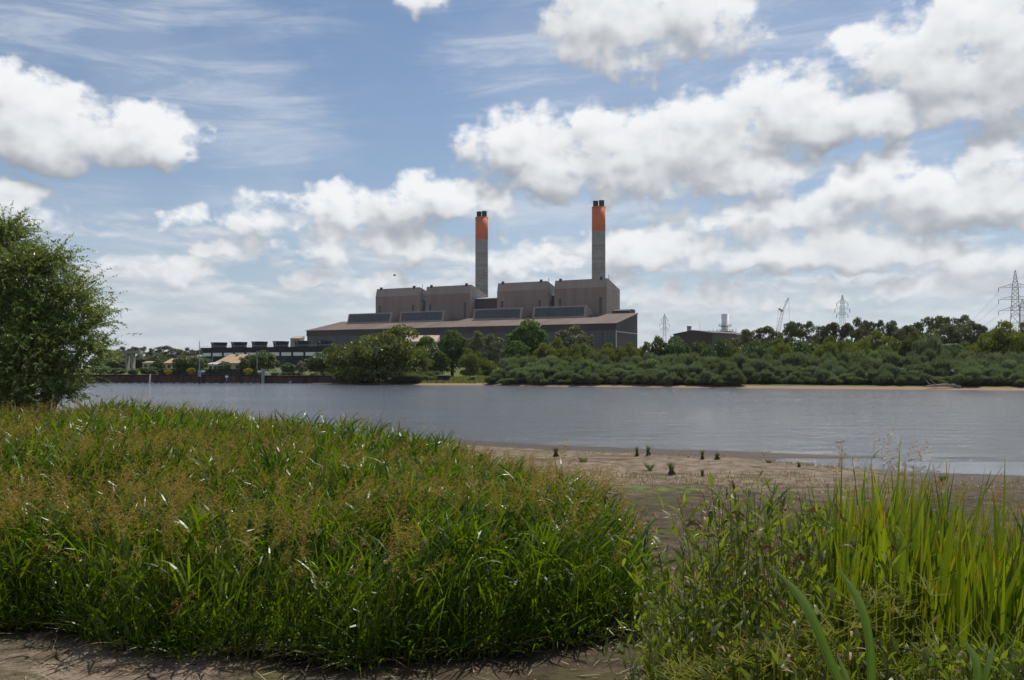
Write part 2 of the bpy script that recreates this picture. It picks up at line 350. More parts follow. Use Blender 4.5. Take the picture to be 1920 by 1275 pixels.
wq = np.stack([ii[:-1, :-1], ii[:-1, 1:], ii[1:, 1:], ii[1:, :-1]], -1)[:52].reshape(-1, 4)
water = link('water', big_mesh('water', np.stack([wX, wY, wX*0], -1), wq, [M_water])); water['kind'] = 'structure'
# ------------------------------------------------------------------ materials of buildings
def plain(name, col, var=.18, scale=.3, rough=.8, ribs=0, rib_axis=0, rib_s=.35, bumps=0.0, spec=.3, stretch=(1, 1, 1), metal=0.0):
    m, n = new_mat(name)
    oc = n.n('ShaderNodeTexCoord').outputs['Object']
    a = n.noise(n.vm('MULTIPLY', oc, stretch), scale, 6, .6)
    f = n.mr(a.outputs[0], .3, .7)
    c = n.mix(f, C4([x*(1-var) for x in col]), C4([x*(1+var) for x in col]))
    nm = None
    if ribs:
        s3 = n.n('ShaderNodeSeparateXYZ', {0: oc})
        wv = n.m('SINE', n.m('MULTIPLY', s3.outputs[rib_axis], 6.283/ribs))
        c = n.mix(n.mr(wv, .2, 1.0, 0.0, rib_s), c, C4([x*.55 for x in col]))
        nm = bump(n, wv, .5, ribs*.2)
    elif bumps: nm = bump(n, a.outputs[0], .6, bumps)
    finish(n, bsdf(n, c, rough, nm, spec, metal)); return m
M_clad = plain('brown_profiled_cladding', (.205, .152, .128), .14, .12, .75, stretch=(1, 1, .15))
M_upper = plain('grey_brown_cladding', (.265, .210, .182), .12, .12, .75, stretch=(1, 1, .15))
M_clad2 = plain('joint_strip', (.14, .095, .08), .1, .3, .8)
M_fascia = plain('dark_brown_cladding', (.040, .026, .023), .25, .10, .7, stretch=(1, 1, .12))
M_roofb = plain('brown_roof_sheet', (.120, .083, .066), .18, .10, .85, stretch=(1, .15, .15))
M_conc = plain('pale_brown_concrete', (.30, .24, .21), .1, .2, .85)
M_lt = plain('pale_grey_trim', (.40, .38, .36), .1, .3, .8)
M_dark = plain('black_steel', (.018, .018, .020), .2, .4, .6)
M_steel = plain('galvanised_steel', (.30, .30, .31), .2, .6, .5, metal=.4)
def glassy(name, col, px, pz):
    m, n = new_mat(name)
    oc = n.n('ShaderNodeTexCoord').outputs['Object']; s3 = n.n('ShaderNodeSeparateXYZ', {0: oc})
    a = n.noise(oc, .12, 5, .6); b = n.noise(n.vm('MULTIPLY', oc, (1/px, 1, 1/pz)), .9, 1)
    c = n.mix(n.mr(a.outputs[0], .3, .7), C4([x*.7 for x in col]), C4([x*1.4 for x in col]))
    c = n.mix(n.mr(b.outputs[0], .45, .7, 0, .5), c, C4([x*1.7 for x in col]))
    lx = n.m('LESS_THAN', n.m('PINGPONG', s3.outputs[0], px/2), px*.05); lz = n.m('LESS_THAN', n.m('PINGPONG', s3.outputs[2], pz/2), pz*.05)
    c = n.mix(n.m('MAXIMUM', lx, lz), c, C4((.06, .055, .055)))
    finish(n, bsdf(n, c, .35, None, .5)); return m
M_glaz = glassy('dark_blue_glazing', (.011, .013, .019), 3.0, 2.6)
M_mono = glassy('slate_glazing', (.028, .034, .044), 5.0, 40.0)
M_orange, n = new_mat('orange_paint')
oc = n.n('ShaderNodeTexCoord').outputs['Object']
finish(n, bsdf(n, n.mix(n.mr(n.noise(n.vm('MULTIPLY', oc, (1, 1, .2)), .35, 5).outputs[0], .3, .7), C4((.50, .112, .040)), C4((.55, .128, .046))), .7, None, .3))
M_stack, n = new_mat('banded_concrete')
oc = n.n('ShaderNodeTexCoord').outputs['Object']; s3 = n.n('ShaderNodeSeparateXYZ', {0: oc})
lift = n.noise(n.vm('MULTIPLY', n.n('ShaderNodeCombineXYZ', {2: n.m('SNAP', s3.outputs[2], 2.4)}).outputs[0], (1, 1, .37)), 1.0, 2)
st_ = n.noise(n.vm('MULTIPLY', oc, (1, 1, .12)), .5, 5, .65); s2_ = n.noise(n.vm('MULTIPLY', oc, (.25, .25, 1.6)), .6, 4, .6)
v = n.m('ADD', n.m('MULTIPLY', lift.outputs[0], .5), n.m('ADD', n.m('MULTIPLY', st_.outputs[0], .35), n.m('MULTIPLY', s2_.outputs[0], .45)))
finish(n, bsdf(n, n.mix(n.mr(v, .42, .9), C4((.165, .155, .142)), C4((.31, .295, .268))), .9, None, .2))

# ------------------------------------------------------------------ power station, drawn in its own axes: x to the right along the front, y into the depth
YR, A = 650.0, math.atan2(-.438, .899)
RX, RY = .122 * YR, YR
ca, sa = math.cos(A), math.sin(A)
def LP(px, py, t):                            # pixel on the plane at depth t behind the front -> local point
    r = (px - 960) / F
    # world = (RX + x*ca - t*sa, RY + x*sa + t*ca)
    x = (r*(RY + t*ca) - (RX - t*sa)) / (ca - r*sa)
    Y = RY + x*sa + t*ca
    return x, t, CAMZ + (HOR - py) / F * Y
ST = thing('power_station', 'huge brown thermal power station with four boiler houses in a row, beyond the river', 'power station', (RX, RY, 0), A)
xL = LP(574.6, 620, 0)[0]; TD = .0817 * YR
zE, zB = LP(1155.2, 605.9, 0)[2], LP(1195.2, 587.5, TD)[2]
zG = LP(1155.2, 618.5, 0)[2]
def roof_z(t): return zE + (zB - zE) * t / TD
G().box(xL, 0, 0, 1.2, zG, zE - .3).build('fascia', M_fascia, ST)
G().box(xL + .4, -.4, .5, 1.0, 2, zG).build('glazing', M_glaz, ST)
g_ = G()
for k in range(1, 26): x = xL*k/26; g_.box(x - .25, x + .25, .3, .5, 2, zG)
g_.build('mullion', M_fascia, ST, kind='stuff')
G().add([(0, 1.21, 2), (0, TD, 2), (0, TD, zB - .4), (0, 1.21, zE - .3), (-1, 1.21, 2), (-1, TD, 2), (-1, TD, zB - .4), (-1, 1.21, zE - .3)],
        [(0, 1, 2, 3), (7, 6, 5, 4), (0, 3, 7, 4), (1, 5, 6, 2), (3, 2, 6, 7), (0, 4, 5, 1)]).build('end_wall', M_fascia, ST)
G().add([(xL, 1.21, 2), (xL, TD, 2), (xL, TD, zB - .4), (xL, 1.21, zE - .3), (xL+1, 1.21, 2), (xL+1, TD, 2), (xL+1, TD, zB - .4), (xL+1, 1.21, zE - .3)],
        [(3, 2, 1, 0), (4, 5, 6, 7), (0, 4, 7, 3), (1, 2, 6, 5), (2, 3, 7, 6), (0, 1, 5, 4)]).build('end_wall', M_fascia, ST)
G().box(.02, .25, 2, TD, zG - 1.5, zG - .8).build('flashing', M_lt, ST)
G().box(-.35, .22, .1, 1.19, 2, zG).build('corner_post', M_lt, ST)
G().prism([(-.8, zE - .32), (-.8, zE + .1), (TD, zB + .3), (TD, zB - .4)], xL - .6, .8).build('roof', M_roofb, ST)
# the back of the hall
G().box(xL + 1.2, -1.2, TD - 1, TD - .05, 2, zB - .5).build('back_wall', M_fascia, ST)
# long roof monitors with sloping glass fronts
MON = [((650.6, 732.5), (655, 736.5), 604.5, 602.6, 588.4, 585.9, 747, 593.2), ((748.4, 831), (752, 836), 601.5, 600, 585.3, 582, 850.5, 591),
       ((886.4, 977.5), (890, 982), 599.6, 597.6, 579.7, 576.5, 994, 587), ((998.3, 1098), (1001.3, 1102.5), 597, 594, 575.6, 572.7, 1112.8, 581.2)]
TM = TD * .70
for (bx0, bx1), (tx0, tx1), yb0, yb1, yt0, yt1, rx_, ry_ in MON:
    x0, x1 = LP(bx0, yb0, TM)[0], LP(bx1, yb1, TM)[0]
    zt = (LP(tx0, yt0, TM + 2.5)[2] + LP(tx1, yt1, TM + 2.5)[2]) / 2
    zb_ = roof_z(TM) + .1
    zr = zt - (zt - zb_) * .42
    tb = TD + .1
    prof = [(TM, zb_ - .4), (TM, zb_ + .3), (TM + 2.6, zt), (TM + 4, zt), (tb, zr), (tb, zB - .2)]
    mo = G().prism(prof, x0, x1).build('roof_monitor', M_conc, ST)
    sl = Vector((0, 2.6, zt - zb_ - .3)); nn = Vector((0, -sl.z, sl.y)).normalized()
    a, b = .10, .90; g_ = G(); e = 1.4
    pts = []
    for x, f in ((x0 + e, a), (x1 - e*1.3, a), (x1 - e*1.3, b), (x0 + e, b)):
        q_ = Vector((x, TM, zb_ + .3)) + sl * f; pts += [q_ + nn * .12, q_ - nn * .2]
    g_.add(pts, [(0, 2, 4, 6), (0, 1, 3, 2), (2, 3, 5, 4), (4, 5, 7, 6), (6, 7, 1, 0)]).build('glazing', M_mono, mo)
    for k in range(1, 4):
        q0_ = Vector((x0 + e, TM, zb_ + .3)) + sl * (a + (b - a)*k/4) + nn*.14
        G().bar(q0_, q0_ + Vector((x1 - x0 - 2.3*e, 0, 0)), .07).build('glazing_bar', M_dark, mo)
# four boiler houses
BO = [dict(l=704.3, r=784.1, lt=706.8, yt0=542.4, yt1=538.2, yb0=556.3, yb1=553.8, vents=(714.9, 776.6), win=((712, 573, 586), (774.6, 571, 583)), mast=792),
      dict(l=798, r=881.3, lt=800.5, yt0=537.7, yt1=533.9, yb0=552, yb1=549.6, vents=(809, 874.8), win=((806.7, 570, 582), (872, 567, 596)), mast=None),
      dict(l=932, r=1024, lt=934, yt0=531, yt1=527, yb0=546, yb1=543, vents=(943, 1014.7), win=((941.3, 565, 576.5), (1012, 562, 574)), mast=1029),
      dict(l=1039.2, r=1137.3, lt=1042, yt0=525.9, yt1=521.9, yb0=541.9, yb1=538, vents=(1051, 1127.5), win=((1050, 560, 573), (1125.9, 557, 588)), mast=1141.6)]
TB = TD + .3
xr4 = LP(1137.3, 540, TB)[0]
r_ = (1162 - 960) / F                          # how deep the last house is: its back corner stands at this bearing
BD = (RX + xr4*ca - r_*(RY + xr4*sa)) / (sa + r_*ca) ; 
for i, b in enumerate(BO):
    x0, x1 = LP(b['l'], 550, TB)[0], LP(b['r'], 550, TB)[0]
    zt = (LP(b['lt'], b['yt0'], TB + 2)[2] + LP(b['r'] + 2, b['yt1'], TB + 2)[2]) / 2
    zm = (LP(b['l'], b['yb0'], TB)[2] + LP(b['r'], b['yb1'], TB)[2]) / 2
    Yb = RY + x1*sa + BD*ca
    zr = zt - 8.5 - (zt - zm)*.5
    ho = G().prism([(TB, 2), (TB, zm), (TB + .3, zm), (TB + .3, 2)][:0] or [(TB, 20), (TB, zm), (BD, zm), (BD, 20)], x0, x1).build('boiler_house', M_clad, ST)
    G().prism([(TB, zm), (TB + 2.2, zt), (TB + 3.4, zt), (BD, max(zr, zm + .5)), (BD, zm)], x0, x1).build('upper_cladding', M_upper, ho)
    g_ = G()
    for k in range(1, 5): xj = x0 + (x1 - x0)*k/5; g_.box(xj - .10, xj + .10, TB - .06, TB - .003, 20, zm - .05)
    for zj in (zm - 6.2, zm - 12.4): g_.box(x0 + .05, x1 - .05, TB - .05, TB - .004, zj - .08, zj + .08)
    tag(g_.build('panel_joints', M_clad2, ho), kind='stuff')
    # paler right-hand gable
    G().prism([(TB + .01, 20), (TB + .01, zm - .02), (BD - .01, zm - .02), (BD - .01, 20)], x1 + .004, x1 + .12).build('gable_cladding', M_upper, ho)
    for vx in b['vents']:
        vx = LP(vx, 540, TB + 2.5)[0]
        G().box(vx - .9, vx + .9, TB + 1.6, TB + 3.6, zt - 1.2, zt + 1.5).build('roof_vent', M_dark, ho)
    for wx_, wy0, wy1 in b['win']:
        xw, _, z1 = LP(wx_, wy0, TB); z0 = LP(wx_, wy1, TB)[2]
        wi = G().box(xw - 1.25, xw + 1.25, TB - .12, TB + .2, z0, z1).build('window', M_glaz, ho)
        g_ = G()
        for k in range(1, int((z1 - z0)/2.2)): z = z0 + 2.2*k; g_.box(xw - 1.25, xw + 1.25, TB - .2, TB - .121, z - .12, z + .12)
        if g_.v: tag(g_.build('glazing_bar', M_fascia, wi), kind='stuff')
    if b['mast']:
        xm = LP(b['mast'], 530, TB + 6)[0]
        G().tube([(xm, TB + 6, zt - 4), (xm, TB + 6, zt + 3.2)], .22, 6).build('mast', M_dark, ho)
    if i < 3:                                  # triangular glazing high on the gable
        G().add([(x1 + .2, TB + 5, zt - 4.4), (x1 + .2, BD - 3, zr - 1.4), (x1 + .2, BD - 3, zm - 3), (x1 + .2, TB + 5, zm - 4),
                 (x1 + .05, TB + 5, zt - 4.4), (x1 + .05, BD - 3, zr - 1.4), (x1 + .05, BD - 3, zm - 3), (x1 + .05, TB + 5, zm - 4)],
                [(0, 3, 2, 1), (0, 1, 5, 4), (1, 2, 6, 5), (2, 3, 7, 6), (3, 0, 4, 7)]).build('gable_window', plain('pale_blue_glass', (.10, .14, .16), .2, .2, .3), ho)
    else:
        for f in (.18, .8): y_ = TB + (BD - TB)*f; G().box(x1 + .13, x1 + .28, y_ - .3, y_ + .3, zB, zm - 1).build('downpipe', M_lt, ho)
        G().box(x1 + .13, x1 + .2, TB + .4, BD - .4, zm - .35, zm - .05).build('flashing', M_lt, ho)
    b['x'] = (x0, x1)
# lower link blocks in the recesses between the houses
for i, py, dp in ((0, 564, 12), (1, 560.5, 9), (2, 554.5, 12)):
    xa, xb = BO[i]['x'][1] + .3, BO[i+1]['x'][0] - .2
    zt = LP((BO[i]['r'] + BO[i+1]['l'])/2, py, TB + dp)[2]
    lk = G().box(xa, xb, TB + dp, BD - 2, 20, zt).build('link_block', M_fascia, ST)
    G().prism([(TB + dp - .5, zt + .02), (TB + dp - .5, zt + .5), (BD - 2, zt + 3.4), (BD - 2, zt + .02)], xa, xb).build('roof', M_lt, lk)
xa = BO[3]['x'][1] + .4
xs, _, zs = LP(1166, 579, TB + 14)
G().prism([(TB + 14, 30), (TB + 14, zs - 1.5), (TB + 20, zs), (TB + 30, zs), (TB + 30, 30)], xa, LP(1180, 585, TB + 14)[0]).build('stair_block', M_fascia, ST)

# ------------------------------------------------------------------ the two chimneys
def chimney(px, py_top, Yc, py_band, label):
    c = W(px, HOR, Yc); rad = 6.1
    t = thing('chimney', label, 'chimney', (c.x, Yc, 0), A, 'twin chimneys of the power station')
    zt = W(px, py_top, Yc).z; zb_ = W(px, py_band, Yc).z
    G().lathe([(rad + .25, 2), (rad, zb_)], 40).build('shaft', M_stack, t)
    G().lathe([(rad, zb_), (rad + .02, zb_ + .01), (rad + .02, zt), (rad - .5, zt + .02), (0.01, zt + .03)], 40).build('orange_band', M_orange, t)
    for s_ in (-1, 1):
        G().lathe([(2.35, zt - 1), (2.35, zt + 5.4), (2.5, zt + 5.4), (2.5, zt + 6.0), (2.1, zt + 6.0), (2.05, zt + 2)], 24, (s_*2.85, 0)).build('flue', M_dark, t)
    G().lathe([(rad + .03, zt - .5), (rad + .22, zt - .5), (rad + .22, zt + .25), (rad - .1, zt + .25)], 40).build('rim', M_orange, t)
    return t
chimney(1122.4, 389, 772.8, 434, 'concrete chimney with orange top and two black flues, rising behind the rightmost boiler house')
chimney(903.2, 408.3, 824.6, 449.3, 'orange-topped concrete chimney rising behind the gap between second and third boiler houses')

# ------------------------------------------------------------------ cooling tower block
def ang_rect(pl, Yl, pr, Yr_):               # frame along the front of a block between two bearings
    a, b = W(pl, HOR, Yl), W(pr, HOR, Yr_); d = b - a
    return a, math.atan2(d.y, d.x), d.length
a_, th, Lc = ang_rect(376, 560, 640, 517)
CT = thing('cooling_tower_block', 'long black mechanical cooling tower block with six flared fan stacks on its roof', 'cooling tower', (a_.x, a_.y, 0), th)
zr = W(376, 653.6, 560).z
M_ctd = plain('black_timber_cladding', (.014, .014, .018), .3, .3, .8, ribs=.6)
M_white = plain('off_white_panel', (.78, .78, .78), .05, .4, .7, ribs=.8, rib_axis=2, rib_s=.25)
z1, z0 = W(376, 662, 560).z, W(376, 668.2, 560).z
G().box(0, Lc, 0, 16, z1 + .15, zr).build('upper_wall', M_ctd, CT)
G().box(0.2, Lc - .2, .6, 15.5, 1, z1 + .15).build('lower_wall', M_ctd, CT)
G().box(-.4, Lc + .4, -.5, 16.4, zr, zr + .5).build('roof_deck', M_ctd, CT)
NP = 12
for k in range(NP):
    x = Lc*(k + .5)/NP
    G().box(x - Lc/NP*.40, x + Lc/NP*.40, .2, .59, z0, z1).build('louvre_panel', M_white, CT)
g_ = G()
for k in range(37): x = Lc*k/36; g_.bar((x, -.4, zr + .5), (x, -.4, zr + 1.6), .05)
for h_ in (1.1, 1.6): g_.bar((0, -.4, zr + h_), (Lc, -.4, zr + h_), .05)
g_.build('guard_rail', M_steel, CT)
for k in range(6):
    px = (410.9, 448.4, 486.8, 526.8, 567.4, 609.5)[k]
    r_ = (px - 960)/F; cx, cy = a_.x - math.sin(th)*8, a_.y + math.cos(th)*8
    x = (r_*cy - cx) / (math.cos(th) - r_*math.sin(th))
    Yk = cy + x*math.sin(th)
    z2 = W(0, (642.2, 641.5, 640.6, 640, 639.2, 638.4)[k], Yk).z
    rr = 15.3/F*Yk*.98
    fs_ = G().lathe([(rr*.93, zr + .5), (rr*.90, zr + .5 + (z2-zr-.5)*.3), (rr, z2), (rr - .25, z2), (rr*.88, zr + 1)], 40, (x, 8)).build('fan_stack', M_ctd, CT)
    G().lathe([(rr + .002, z2 - .35), (rr + .15, z2 - .35), (rr + .15, z2 + .02), (rr - .02, z2 + .02)], 40, (x, 8)).build('rim', M_dark, fs_)
    gl = G().tube([(x + .9, 1.5, zr + .5), (x + .9, 1.5, zr + 3.2), (x + .9, 1.0, zr + 3.4)], .09, 6)
    lm = gl.build('lamp_post', M_steel, CT); G().box(x + .3, x + 1.5, .3, 1.0, zr + 3.3, zr + 3.6).build('lamp_head', M_lt, lm)
M_green = plain('green_stair', (.02, .16, .09), .2, .5, .6)
for x in (Lc*.055, Lc*.62):
    g_ = G()
    for dx in (-1, 1): g_.bar((x + dx, -1.4, 1.5), (x + dx, -1.4, z0 - .5), .09); g_.bar((x + dx, -.3, 1.5), (x + dx, -.3, z0 - .5), .09)
    for k in range(5): z = 2.5 + k*1.9; g_.bar((x - 1, -1.4, z), (x + 1, -1.4, z + 1.5), .09); g_.bar((x - 1, -1.4, z), (x + 1, -1.4, z), .07)
    g_.build('stair', M_green, CT)

# ------------------------------------------------------------------ smaller buildings
M_tan = plain('tan_tile_roof', (.42, .29, .17), .12, .6, .85, ribs=.8, rib_axis=1, rib_s=.15)
M_cream = plain('cream_render', (.42, .36, .28), .1, .5, .85)
M_tile2 = plain('pale_tan_roof', (.34, .26, .19), .1, .3, .85)
def hip_house(px0, px1, pye, pr0, pr1, pyr, Y, label, dep=11, skyl=0):
    a, b = W(px0, HOR, Y), W(px1, HOR, Y); L = b.x - a.x; gz_ = gzp((a.x + b.x)/2, Y)
    t = thing('house', label, 'house', (a.x, Y, gz_), 0)
    ze = W(0, pye, Y).z - gz_; zr_ = W(0, pyr, Y + dep/2).z - gz_
    x0, x1 = W(pr0, 0, Y + dep/2).x - a.x, W(pr1, 0, Y + dep/2).x - a.x
    G().box(.7, L - .7, .7, dep - .7, -1, ze - .02).build('wall', M_cream, t)
    rf = G().add([(0, 0, ze), (L, 0, ze), (L, dep, ze), (0, dep, ze), (x0, dep/2, zr_), (x1, dep/2, zr_), (0, 0, ze - .25), (L, 0, ze - .25), (L, dep, ze - .25), (0, dep, ze - .25)],
            [(0, 1, 5, 4), (1, 2, 5), (2, 3, 4, 5), (3, 0, 4), (9, 8, 7, 6), (0, 6, 7, 1), (1, 7, 8, 2), (2, 8, 9, 3), (3, 9, 6, 0)]).build('roof', M_tan, t)
    for k in range(skyl):
        f = .35 + .27*k; x = x0 + (x1 - x0)*f; zv = zr_ - (zr_-ze)*(.12 if k != 1 else .5); yv = dep/2*(.88 if k != 1 else .5)
        G().box(x - .55, x + .55, yv - .45, yv + .45, zv - .2, zv + .55).build('roof_vent', M_lt, rf)
    for k in range(3): x = 1.6 + (L - 4.2)*k/2; G().box(x, x + 1.0, .62, .75, ze - 1.9, ze - .7).build('window', M_glaz, t)
    return t
hip_house(399.5, 455, 680.6, 432, 474, 664.3, 300, 'wide house with large tan hipped roof below the black cooling tower block', 14, 3)
hip_house(305.5, 345, 680.5, 322, 338, 672, 330, 'small tan-roofed house half hidden by round trees, left of the cooling towers', 10)
def cabin(px0, px1, py0, Y, label, mw, mr_, dep=4, slope=.5, wins=2, name='shed'):
    a, b = W(px0, HOR, Y), W(px1, HOR, Y); L = b.x - a.x; g0 = gzp((a.x+b.x)/2, Y)
    t = thing(name, label, name, (a.x, Y, g0)); z = W(0, py0, Y).z - g0
    G().box(0, L, 0, dep, -1, z - .2).build('wall', mw, t)
    G().prism([(-.2, z - .2), (-.2, z - .05), (dep + .2, z + slope), (dep + .2, z - .2)], -.2, L + .2).build('roof', mr_, t)
    for k in range(wins):
        x = L*(k + .6)/(wins + .3); w_ = min(.8, L*.12)
        G().box(x - w_, x + w_, -.06, .05, z*.42, z*.75).build('window', M_glaz, t)
    return t
cabin(389.5, 409.5, 682.3, 262, 'small cream site cabin with dark window below the tan-roofed house', M_cream, M_lt)
cabin(267, 290, 679.5, 350, 'low tan-walled shed under dark gum trees, left of the houses', M_cream, M_tile2, 5)
cabin(544.5, 562, 634, 640, 'brown box-shaped plant building peeping over the cooling tower fan stacks', M_upper, M_tile2, 14, 2.2, 0, 'building')
cabin(757, 818, 640, 590, 'pale building with sloping tan roof against the dark station front', M_conc, M_tile2, 26, 5.2, 2, 'building')

# combined-cycle plant on the right
Yp = 560.0
a = W(1263, HOR, Yp); b = W(1335, HOR, Yp - 22); d = b - a; th2 = math.atan2(d.y, d.x); L2 = d.length; dp = 46
TP = thing('turbine_hall', 'dark brown gabled turbine hall behind the trees, right of the power station', 'building', (a.x, a.y, 0), th2)
zl, zt2, zr2 = W(0, 627, Yp).z, W(0, 620.2, Yp - 10).z, W(0, 624.8, Yp - 22).z
zl = (zl + zr2)/2
M_fl = plain('grey_brown_wall', (.105, .083, .075), .1, .1, .8, ribs=1.2, rib_axis=1)
G().add([(0, 0, 1), (L2, 0, 1), (L2, 0, zl), (L2*.5, 0, zt2), (0, 0, zl), (0, .5, 1), (L2, .5, 1), (L2, .5, zl), (L2*.5, .5, zt2), (0, .5, zl)],
        [(0, 1, 2, 3, 4), (9, 8, 7, 6, 5), (0, 5, 6, 1), (1, 6, 7, 2), (2, 7, 8, 3), (3, 8, 9, 4), (4, 9, 5, 0)]).build('gable_wall', M_fascia, TP)
G().box(L2 - .4, L2 + .02, .51, dp, 1, zl - .2).build('side_wall', M_fl, TP)
G().box(0, .4, .51, dp, 1, zl - .2).build('side_wall', M_fl, TP)
G().add([(-.4, -.3, zl - .1), (L2*.5, -.3, zt2 + .05), (L2 + .4, -.3, zl - .1), (-.4, dp, zl - .1), (L2*.5, dp, zt2 + .05), (L2 + .4, dp, zl - .1),
         (-.4, -.3, zl + .3), (L2*.5, -.3, zt2 + .45), (L2 + .4, -.3, zl + .3), (-.4, dp, zl + .3), (L2*.5, dp, zt2 + .45), (L2 + .4, dp, zl + .3)],
        [(6, 7, 10, 9), (7, 8, 11, 10), (0, 3, 4, 1), (1, 4, 5, 2), (0, 1, 7, 6), (1, 2, 8, 7), (3, 9, 10, 4), (4, 10, 11, 5), (0, 6, 9, 3), (2, 5, 11, 8)]).build('roof', M_fascia, TP)
Ys = 585.0; c = W(1359.3, HOR, Ys)
ES = thing('exhaust_stack', 'stout pale grey steel exhaust stack ringed by walkways, beside the dark gabled hall', 'stack', (c.x, Ys, 0))
M_pale = plain('pale_grey_sheet', (.76, .76, .76), .10, .5, .7, stretch=(.2, .2, 1))
z0, z1 = W(0, 626, Ys).z, W(0, 588.8, Ys).z; rr = 7.05/F*Ys
G().lathe([(rr, 2), (rr, z1), (rr - .4, z1), (rr - .5, z1 - 3)], 32).build('shaft', M_pale, ES)
for h_, ro in ((z0 + 5.2, 1.8), (z0 + 1.5, 3.4)):
    pf = G().lathe([(rr, h_), (rr + ro, h_), (rr + ro, h_ + .3), (rr, h_ + .3)], 24).build('walkway', M_steel, ES)
    g_ = G()
    for k in range(16): t_ = k*math.pi/8; x, y = (rr + ro - .1)*math.cos(t_), (rr + ro - .1)*math.sin(t_); g_.bar((x, y, h_ + .3), (x, y, h_ + 1.4), .06)
    g_.lathe([(rr + ro - .15, h_ + 1.3), (rr + ro - .05, h_ + 1.3), (rr + ro - .05, h_ + 1.42), (rr + ro - .15, h_ + 1.42)], 24); g_.build('rail', M_steel, pf)
g_ = G()
for k in range(9):
    x = -14 + k*2.6; g_.bar((x, -3, 12), (x, -3, z0 + 1.8 + (k % 3)*.9), .16); g_.bar((x, -3, z0 + .5), (x + 2.6, -3, z0 + .5 + (k % 2)), .2)
g_.box(-13.5, -6, -4, -1, z0 - .4, z0 + 1.1); g_.box(-4.8, 6.2, -5, -3.2, z0 - 1.5, z0 - .4); g_.tube([(-6, -3, z0 + .8), (-2, -3.4, z0 + .9), (2.5, -3.4, z0 + .2)], .6, 8)
g_.build('pipe_gantry', M_steel, ES)
c = W(1292.3, HOR, 640)
t = thing('vent_stack', 'short grey vent stack showing above the gabled hall roof', 'stack', (c.x, 640, 0))
G().lathe([(1.7, 2), (1.7, W(0, 611.5, 640).z), (1.5, W(0, 611.5, 640).z), (1.5, 20)], 20).build('shaft', M_steel, t)
G().lathe([(1.72, W(0, 613, 640).z), (2.0, W(0, 613, 640).z), (2.0, W(0, 612, 640).z), (1.72, W(0, 612, 640).z)], 20).build('rim', M_dark, t)
c = W(1312, HOR, 620); t = G().tube([(0, 0, 2), (0, 0, W(0, 604, 620).z)], [.16, .08], 6).build('antenna_mast', M_steel); t.location = (c.x, 620, 0)
tag(t, 'thin lone antenna mast above the gabled hall, right of the short vent stack', 'mast')

# ------------------------------------------------------------------ pylons and the crane
def lattice(g, p0, p1, w0, w1, n, rad):       # square lattice leg between two heights at (0,0)
    prev = None
    for i in range(n + 1):
        f = i/n; z = p0 + (p1 - p0)*f; w_ = w0 + (w1 - w0)*f
        cur = [Vector((sx_*w_, sy_*w_, z)) for sx_, sy_ in ((-1, -1), (1, -1), (1, 1), (-1, 1))]
        if prev:
            for k in range(4):
                g.bar(prev[k], cur[k], rad*1.3); g.bar(prev[k], cur[(k+1) % 4], rad*.7); g.bar(prev[(k+1) % 4], cur[k], rad*.7); g.bar(cur[k], cur[(k+1) % 4], rad*.7)
        prev = cur
def pylon(px, py_top, arms, wb, Y, rad, rot, label):
    c = W(px, HOR, Y); t = thing('transmission_pylon', label, 'pylon', (c.x, Y, 0), rot, 'steel lattice pylons')
    zt = W(0, py_top, Y).z; za = [W(0, a[0], Y).z for a in arms]; wt = wb*.42
    g = G(); lattice(g, 2, za[-1] - 2, wb*1.25, wb*.62, 5, rad); lattice(g, za[-1] - 2, za[0] + 1.2, wb*.62, wt, 7, rad); lattice(g, za[0] + 1.2, zt, wt, .15, 4, rad)
    g.build('tower', M_steel, t)
    tips = []
    for z, (py, hw) in zip(za, arms):
        hw = hw/F*Y; g = G()
        for s in (-1, 1):
            for sy in (-1, 1):
                g.bar((0, sy*wt, z), (s*hw, 0, z), rad); g.bar((s*wt, sy*wt, z + 2.0), (s*hw, 0, z), rad)
                for f in (.3, .6): g.bar((s*hw*f, sy*wt*(1-f), z), (s*hw*f, sy*wt*(1-f), z + 2.0*(1-f)), rad*.7)
        a = g.build('cross_arm', M_steel, t)
        for s in (-1, 1):
            G().tube([(s*hw, 0, z), (s*hw, 0, z - 2.3)], .16, 6).build('insulator', M_dark, a); tips.append(t.location + Vector((s*hw*math.cos(rot), s*hw*math.sin(rot), z - 2.3)))
    return tips, zt
pylon(1246, 588.7, ((598, 6.2), (608, 9.2), (616, 6.8)), 1.9, 760, .055, .1, 'pale distant lattice pylon beside the right end of the power station')
pylon(1579.4, 553, ((568, 11), (579.5, 14.5), (589.5, 11)), 2.0, 540, .055, .1, 'lattice pylon standing above the dark gum trees right of the crane')
tipsR, ztR = pylon(1903.5, 507, ((538.6, 27), (561.3, 27), (582, 27)), 3.3, 470, .09, -.5, 'tallest and nearest dark lattice pylon, with power lines running to its arms')
tipsQ, ztQ = pylon(1917, 560, ((575, 16), (592, 18), (606, 16)), 3.0, 600, .075, -.3, 'lattice pylon partly hidden behind the tallest pylon')
M_wire = plain('black_cable', (.03, .03, .035), .1, 1, .6)
for i, tip in enumerate(tipsR):
    e = W(1700 - 14*i, 640 + 3*i, 900 + 20*i); pts = []
    for k in range(17):
        f = k/16; q_ = tip.lerp(e, f); q_.z -= 4*f*(1-f)*16; pts.append(q_)
    tag(G().tube(pts, .045, 4).build('power_cable', M_wire), 'thin dark power cable sagging left from the tallest pylon down behind the trees', 'cable', 'cables of the tallest pylon')
Yc = 520.0
def cz(px, py): p_ = W(px, py, Yc); return p_
CR = thing('crane', 'red and white lattice crane with steep raised jib behind the gum trees', 'crane', tuple(W(1461, HOR, Yc)), 0)
M_red = plain('faded_red_steel', (.36, .21, .18), .15, .4, .6)
